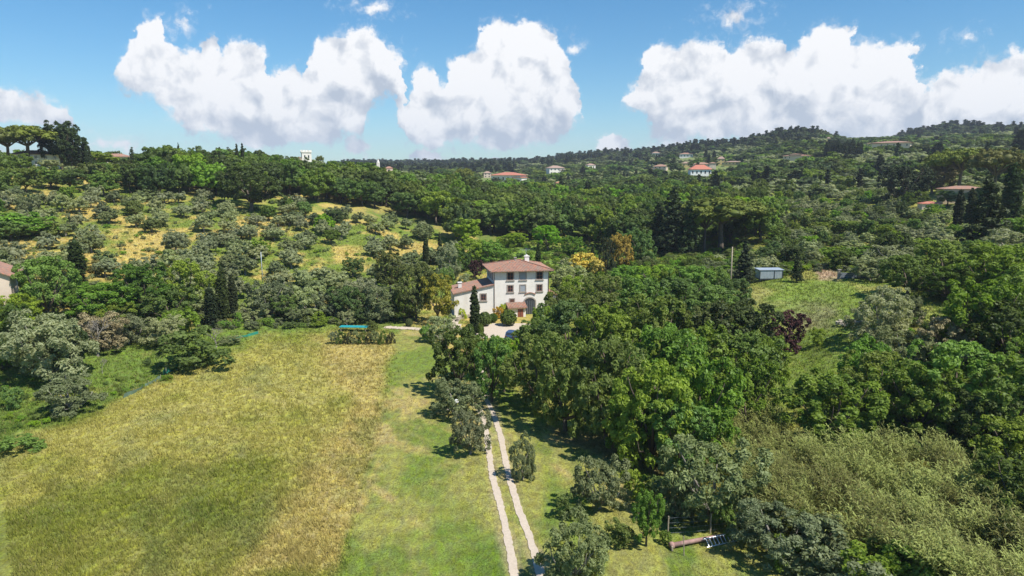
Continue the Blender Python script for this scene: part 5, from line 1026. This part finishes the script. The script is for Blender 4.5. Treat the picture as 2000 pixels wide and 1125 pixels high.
def mass(name, items, label, cat):
    """items: (x, y, z, h, w, protokind, mat)"""
    keys = sorted({(i[5], i[6]) for i in items}); me = bpy.data.meshes.new(name); me.vertices.add(len(items)); me.vertices.foreach_set('co', np.array([i[:3] for i in items], np.float32).ravel())
    pid = me.attributes.new('pid', 'INT', 'POINT'); pid.data.foreach_set('value', np.array([keys.index((i[5], i[6])) for i in items], np.int32))
    sc = []; 
    for i in items: _, ph, pw = source(i[5], i[6]); sc.append((i[4] / pw, i[4] / pw, i[3] / ph))
    a = me.attributes.new('scl', 'FLOAT_VECTOR', 'POINT'); a.data.foreach_set('vector', np.array(sc, np.float32).ravel())
    a = me.attributes.new('rot', 'FLOAT_VECTOR', 'POINT'); ro = np.zeros((len(items), 3), np.float32); ro[:, 2] = rng.uniform(0, 6.28, len(items)); a.data.foreach_set('vector', ro.ravel())
    o = ob(name, me); ng = bpy.data.node_groups.new(name, 'GeometryNodeTree'); ng.interface.new_socket('Geometry', in_out='INPUT', socket_type='NodeSocketGeometry'); ng.interface.new_socket('Geometry', in_out='OUTPUT', socket_type='NodeSocketGeometry')
    N = ng.nodes.new; L = ng.links.new; gi, go = N('NodeGroupInput'), N('NodeGroupOutput'); jo = N('GeometryNodeJoinGeometry')
    def attr(nm, t): q = N('GeometryNodeInputNamedAttribute'); q.data_type = t; q.inputs[0].default_value = nm; return q.outputs[0]
    P_, S_, R_ = attr('pid', 'INT'), attr('scl', 'FLOAT_VECTOR'), attr('rot', 'FLOAT_VECTOR')
    for k, key in enumerate(keys):
        ip, oi, cm = N('GeometryNodeInstanceOnPoints'), N('GeometryNodeObjectInfo'), N('FunctionNodeCompare'); cm.data_type = 'INT'; cm.operation = 'EQUAL'
        L(P_, cm.inputs[2]); cm.inputs[3].default_value = k; oi.inputs[0].default_value = source(*key)[0]; oi.inputs['As Instance'].default_value = False
        L(gi.outputs[0], ip.inputs['Points']); L(cm.outputs[0], ip.inputs['Selection']); L(oi.outputs['Geometry'], ip.inputs['Instance']); L(R_, ip.inputs['Rotation']); L(S_, ip.inputs['Scale']); L(ip.outputs[0], jo.inputs[0])
    L(jo.outputs[0], go.inputs[0]); md = o.modifiers.new('scatter', 'NODES'); md.node_group = ng; tag(o, label, cat, kind='stuff'); return o
its = [(x, y, z, h, w, 'olive1', 'olive' if m_ != 'olive_dark' else m_) for x, y, z, h, w, m_ in STUFF['olive']]
if its: mass('olive_grove', its, 'grey-green olive trees filling the back rows of the groves', 'olive grove')
its = [(x, y, z, h, w, 'oak1', m_ if m_ in ('oak', 'oak_dark', 'bright') else 'oak') for x, y, z, h, w, m_ in STUFF['oak']]
if its: mass('woodland', its, 'dense green trees at the back of the valley and ridge woods', 'wood')
# far slopes
g = np.random.default_rng(11); far = []; conif = []
ring_r = 330.
while ring_r < 2100:
    sp_ = 5.2 + ring_r * .0075; n_ = int(R(84) * ring_r / sp_); a_ = R(-42) + (np.arange(n_) + g.uniform(-.4, .4, n_)) * R(84) / n_; q = ring_r + g.uniform(-.5, .5, n_) * sp_
    x, y = q * np.sin(a_), q * np.cos(a_); z = ground(x, y); px, py = project(x, y, z)
    wood = fbm(x / 85, y / 85, 51, 3); wn = fbm(x / 30, y / 30, 52, 3)
    O = np.array([o_ for o_ in OCC if math.hypot(o_[0], o_[1]) > 250] or [(0, 0, 0)])
    for i in range(n_):
        if px[i] < 640 and ring_r > 420: continue
        if (np.hypot(O[:, 0] - x[i], O[:, 1] + 0 - y[i]) < O[:, 2] * .8 + 2).any(): continue
        # keep the view on the houses open
        if hides(x[i], y[i], 6.5): continue
        s_ = sp_ / 5.8
        hi = (ring_r > 1250 and px[i] < 1300) or (py[i] < np.interp(px[i], [1100, 1300, 1450, 1600, 1700, 1800, 1950], [318, 306, 284, 262, 268, 262, 256]) + 3 + 8 * wn[i]) or (px[i] < 1000 and ring_r > 800)
        if hi and px[i] < 740 and ring_r < 520: continue
        if hi and g.random() < .92:
            far.append((x[i], y[i], z[i], g.uniform(6, 11), g.uniform(6, 9) * s_ * .95, 'oak2', 'far_wood')) if g.random() < .6 else conif.append((x[i], y[i], z[i], g.uniform(9, 16), g.uniform(3.5, 6) * s_ * .8, 'cypress2', 'cypress'))
        elif wood[i] > .58 or wn[i] > .69: far.append((x[i], y[i], z[i], g.uniform(5, 9), g.uniform(6, 9) * s_, 'oak2', g.choice(['oak', 'oak_dark', 'oak_dark', 'far_wood'])))
        elif wn[i] < .33 and g.random() < .3 and px[i] > 800: conif.append((x[i], y[i], z[i], g.uniform(8, 14), g.uniform(2.4, 4) * s_, 'cypress2', 'cypress'))
        elif g.random() < .70: far.append((x[i], y[i], z[i], g.uniform(3.2, 4.6) * (1 + .2 * (s_ - 1)), g.uniform(4.5, 6.5) * s_, 'olive2', g.choice(['olive', 'olive', 'olive_dark'])))
    ring_r += sp_ * 1.0
mass('far_trees', far, 'olive groves and woods covering the far slopes up to the skyline', 'far trees')
mass('far_cypresses', conif, 'dark pointed cypresses and firs scattered over the far slopes', 'cypresses')
# clumps of cypress one can tell apart on the far slope
for q, (px, yb, h_, w_) in enumerate([(1194, 356, 22, 6), (1200, 357, 24, 6), (1206, 356, 20, 6), (1212, 355, 18, 6), (1218, 355, 20, 7), (1138, 350, 26, 12), (1277, 352, 20, 8), (1290, 352, 16, 6), (1302, 353, 18, 6), (1314, 335, 26, 12), (1378, 318, 26, 8), (1394, 318, 24, 8), (1384, 319, 20, 7), (1453, 320, 16, 12), (1545, 262, 16, 5), (1062, 360, 16, 8), (1110, 362, 20, 8)]):
    T('cypress', px, yb - h_, yb, w_, uniq('distant cypress ' + ('below the long white terrace', 'between cream villa and village', 'left of the big white building', 'by the yellow villa', 'on the right skyline')[0 if q < 5 else 1 if q in (5, 15, 16) else 2 if q < 10 else 4 if q == 14 else 3]), None, 'single cypresses on the far slope')
for q in range(26):
    px = 1612 + (q % 13) * 5.6 + g.uniform(-2, 2); T('cypress', px, 274 + g.uniform(-3, 4) + (q // 13) * 5, 305 + (q // 13) * 6, 9, 'dark cypress, ' + ORD[q % 13] + ' from the left in the ' + ('back', 'front')[q // 13] + ' row of the close clump', None, 'cypress clump of the right slope')

# ------------------------------------------------------------------ undergrowth on the rough slopes
g = np.random.default_rng(21); und = []
for P, n_, mats, hs in (([(1300,470),(1480,430),(2060,400),(2060,560),(1860,600),(1720,540),(1640,530),(1440,545),(1300,520)], 2600, ['bright', 'oak', 'olive_dark', 'lime2'], (.5, 1.5)),
                    ([(-40,560),(330,560),(520,600),(720,600),(860,560),(900,500),(640,640),(480,645),(380,640),(200,680),(-40,740)], 900, ['bright', 'oak', 'olive_dark'], (.4, 1.3)),
                    ([(860,500),(1000,470),(1240,480),(1450,520),(1450,560),(1200,560),(1090,590),(1080,540),(900,530)], 900, ['bright', 'oak', 'lime2'], (.5, 1.4)),
                    ([(-60,740),(350,735),(240,775),(120,820),(-60,880)], 90, ['bright', 'lime2'], (.3, .7)),
                    ([(1740,640),(1860,600),(2060,560),(2060,1000),(1960,900),(1640,880),(1640,780)], 500, ['bright', 'oak', 'oak_dark'], (.5, 1.6)),
                    ([(-40,395),(430,395),(840,450),(880,560),(500,595),(-40,560)], 700, ['bright', 'olive_dark', 'olive'], (.3, .9))):
    c = np.array(P); k = 0; px = g.uniform(max(-40, c[:, 0].min()), min(2040, c[:, 0].max()), n_ * 3); py = g.uniform(c[:, 1].min(), c[:, 1].max(), n_ * 3); s_ = sdpoly(px, py, P)
    for a_, b_ in zip(px[s_ > 0][:n_], py[s_ > 0][:n_]):
        x, y = gp(a_, b_)
        if math.hypot(x - vx - 4, y - vy - 4) < 13: continue
        h_ = g.uniform(*hs); und.append((x, y, g1(x, y), h_, h_ * g.uniform(1.1, 2.2), 'shrub', str(g.choice(mats))))
mass('undergrowth', und, 'low weeds and brambles between the trees of the slopes', 'undergrowth')

# ------------------------------------------------------------------ giant canes
g = np.random.default_rng(31); VV, QQ, TT = [], [], []; nv = 0
P = [(1500,1000),(1560,960),(1620,935),(1760,915),(1880,925),(1935,985),(1990,1060),(2080,1140),(2150,1300),(2000,1300),(1850,1180),(1740,1115),(1650,1075),(1570,1045)]
P2 = [(1435,850),(1520,830),(1575,880),(1600,930),(1540,960),(1475,1000),(1430,930)]
def cane(x, y, h, lean, la):
    global nv
    cl = float(np.clip((fbm(np.array([x / 1.8]), np.array([y / 1.8]), 77, 3)[0] - .34) * 3.2, .0, 1))
    z = g1(x, y); k = 5; t = np.linspace(0, 1, k); dx = math.cos(la) * lean * h; dy = math.sin(la) * lean * h
    sx_, sy_, sz_ = x + dx * t ** 1.6, y + dy * t ** 1.6, z + h * (t - .25 * lean * t ** 2.5)
    w = .02; o_ = np.array([[w, 0], [-w * .5, w * .87], [-w * .5, -w * .87]])
    for j in range(k): VV.extend([(sx_[j] + a * (1 - .6 * t[j]), sy_[j] + b * (1 - .6 * t[j]), sz_[j]) for a, b in o_])
    for j in range(k - 1): QQ.extend([(nv + j * 3 + a, nv + j * 3 + (a + 1) % 3, nv + j * 3 + 3 + (a + 1) % 3, nv + j * 3 + 3 + a) for a in range(3)])
    TT.extend([g.uniform(.4, .8)] * (3 * k)); nv += 3 * k
    for i in range(12):
        s = g.uniform(.25, 1) ** .7; a = g.uniform(0, 6.28); L = g.uniform(.35, .75); ww = .042
        p = np.array([np.interp(s, t, sx_), np.interp(s, t, sy_), np.interp(s, t, sz_)]); d = np.array([math.cos(a) + math.cos(la) * .5, math.sin(a) + math.sin(la) * .5, g.uniform(.5, 1.5)]); d /= np.linalg.norm(d); sd_ = np.array([-math.sin(a), math.cos(a), 0]) * ww
        m_ = p + d * L * .55; e_ = m_ + (d * np.array([1, 1, .1]) + np.array([0, 0, -.25])) * L * .5
        VV.extend([tuple(p), tuple(m_ + sd_), tuple(e_), tuple(m_ - sd_)]); QQ.append((nv, nv + 1, nv + 2, nv + 3)); TT.extend([float(np.clip(cl * .75 + g.uniform(-.25, .4) + (s - .6) * .4, 0, 1))] * 4); nv += 4
for PP, n_, hh in ((P, 3300, (3.4, 4.8)), (P2, 700, (2.6, 3.8))):
    W_ = np.array([gp(*q) for q in PP]); lo, hi_ = W_.min(0), W_.max(0); k = 0
    xs = g.uniform(lo[0], hi_[0], n_ * 5); ys = g.uniform(lo[1], hi_[1], n_ * 5); s_ = sdpoly(xs, ys, W_) + (fbm(xs / 3, ys / 3, 61) - .5) * 3; dn = fbm(xs / 1.6, ys / 1.6, 62, 2)
    for x, y, e_, q in zip(xs, ys, s_, dn):
        if e_ > 0 and q > .44 and k < n_:
            k += 1; edge = max(0, 1 - e_ / 3.5); cane(x, y, g.uniform(*hh) * (.55 + .85 * q), g.uniform(.2, .5) + edge * g.uniform(.0, .7) * (1 if x < 26 else .3), g.normal(math.radians(190), .35))
o = ob('giant_canes', npmesh('giant_canes', VV, QQ, M['reed'], tint=TT)); tag(o, 'tall pale green stand of giant canes leaning over the lower right', 'canes', kind='stuff')
for i, (a, b, c, d) in enumerate(((1555, 1048, 1640, 1098), (1640, 1085, 1680, 1112), (1560, 960, 1660, 985))):
    x, y = gp(a, b); x2, y2 = gp(c, d); z = g1(x, y); z2 = g1(x2, y2); r = ob('fallen_branch', MB().tube([(0, 0, 1.1), ((x2 - x) / 2, (y2 - y) / 2, (z2 - z) / 2 + 1.0), (x2 - x, y2 - y, z2 - z + .3)], [.05, .07, .09], 6).mesh('fallen_branch', M['wood_grey']), loc=(x, y, z))
    tag(r, ('long pale fallen branch under the leaning canes', 'short pale dead stick below the long one', 'bleached dead branch higher in the canes')[i], 'branch')

# ------------------------------------------------------------------ grass blades
g = np.random.default_rng(41); n_ = 150000; u_ = g.uniform(-.79, .79, n_); d_ = np.exp(g.uniform(math.log(39), math.log(215), n_)); x, y = u_ * d_, d_.copy()
z = ground(x, y); px, py = project(x, y, z); _j = g.normal(0, 9, n_); fld = sdpoly(px, py, FIELD) + _j > 0; mow = sdpoly(px, py, MOWN) - _j > 0
keep = (py < 1150) & ((px > -30) & (px < 2030)) & (np.hypot(x - vx - 4, y - vy - 4) > 13)
TR = np.concatenate([np.array([v.co[:2] for v in o_.data.vertices])[::7] for o_ in COL.objects if o_.name.startswith(('track', 'driveway', 'path'))])
for i in range(0, n_, 10000): 
    q = np.min((x[i:i+10000, None] - TR[None, :, 0]) ** 2 + (y[i:i+10000, None] - TR[None, :, 1]) ** 2, 1); keep[i:i+10000] &= q > .07
keep &= ~((sdpoly(px, py, [(935,662),(1010,662),(1060,635),(1000,628),(905,640),(892,606),(880,606),(876,640)]) > 0))
tall = fbm(x / 3.0, y / 3.0, 71); hgt = np.where(fld, .14 + .42 * tall, np.where(mow, .04 + .09 * tall, .15 + .4 * tall)) * g.uniform(.6, 1.3, n_)
x, y, z, hgt, fld, mow, d_ = (q[keep] for q in (x, y, z, hgt, fld, mow, d_)); n_ = len(x); c = zone_color(x, y, z); B = 3
x = np.repeat(x, B) + g.normal(0, .12, n_ * B); y = np.repeat(y, B) + g.normal(0, .12, n_ * B); z = ground(x, y) - .02; hgt = np.repeat(hgt, B) * g.uniform(.7, 1.2, n_ * B); w = np.repeat(.016 + .00042 * d_, B); a = g.uniform(0, 6.28, n_ * B)
lx, ly = g.normal(-.25, .35, n_ * B) * hgt, g.normal(.1, .35, n_ * B) * hgt
Vb = np.stack([np.stack([x - np.cos(a) * w, y - np.sin(a) * w, z], -1), np.stack([x + np.cos(a) * w, y + np.sin(a) * w, z], -1), np.stack([x + lx, y + ly, z + hgt], -1)], 1).reshape(-1, 3)
cc = np.repeat(c, B, 0) * g.uniform(.82, 1.22, (n_ * B, 1)); cc = np.where(g.random((n_ * B, 1)) < .12, cc * .3 + np.array([[.30, .26, .10]]) * .7, cc); cc = np.repeat(np.clip(cc, 0, 1), 3, 0)
m, k, o = material('grass_blades'); at = k.node('ShaderNodeAttribute', attribute_name='zone').outputs['Color']; d = k.node('ShaderNodeBsdfDiffuse'); k.put(d.inputs[0], at); t = k.node('ShaderNodeBsdfTranslucent'); k.put(t.inputs[0], at)
mx = k.node('ShaderNodeMixShader'); mx.inputs[0].default_value = .35; k.l.new(d.outputs[0], mx.inputs[1]); k.l.new(t.outputs[0], mx.inputs[2]); k.l.new(mx.outputs[0], o.inputs[0])
o = ob('grass', npmesh('grass', Vb, np.arange(len(Vb)).reshape(-1, 3), m, color=cc)); tag(o, 'long and mown grass of the field and slopes', 'grass', kind='stuff')

# ------------------------------------------------------------------ air
mb = MB().box(-4200, 4200, -300, 6000, -60, 330); hz = mb.build('haze', None); m, k, o = material('haze_air'); v = k.node('ShaderNodeVolumePrincipled'); v.inputs['Color'].default_value = (.80, .88, 1, 1); v.inputs['Density'].default_value = HAZE; v.inputs['Anisotropy'].default_value = .0
k.l.new(v.outputs[0], o.inputs['Volume']); hz.data.materials.append(m); tag(hz, kind='stuff'); hz['label'] = 'thin blue summer haze over the hills'; hz['category'] = 'haze'
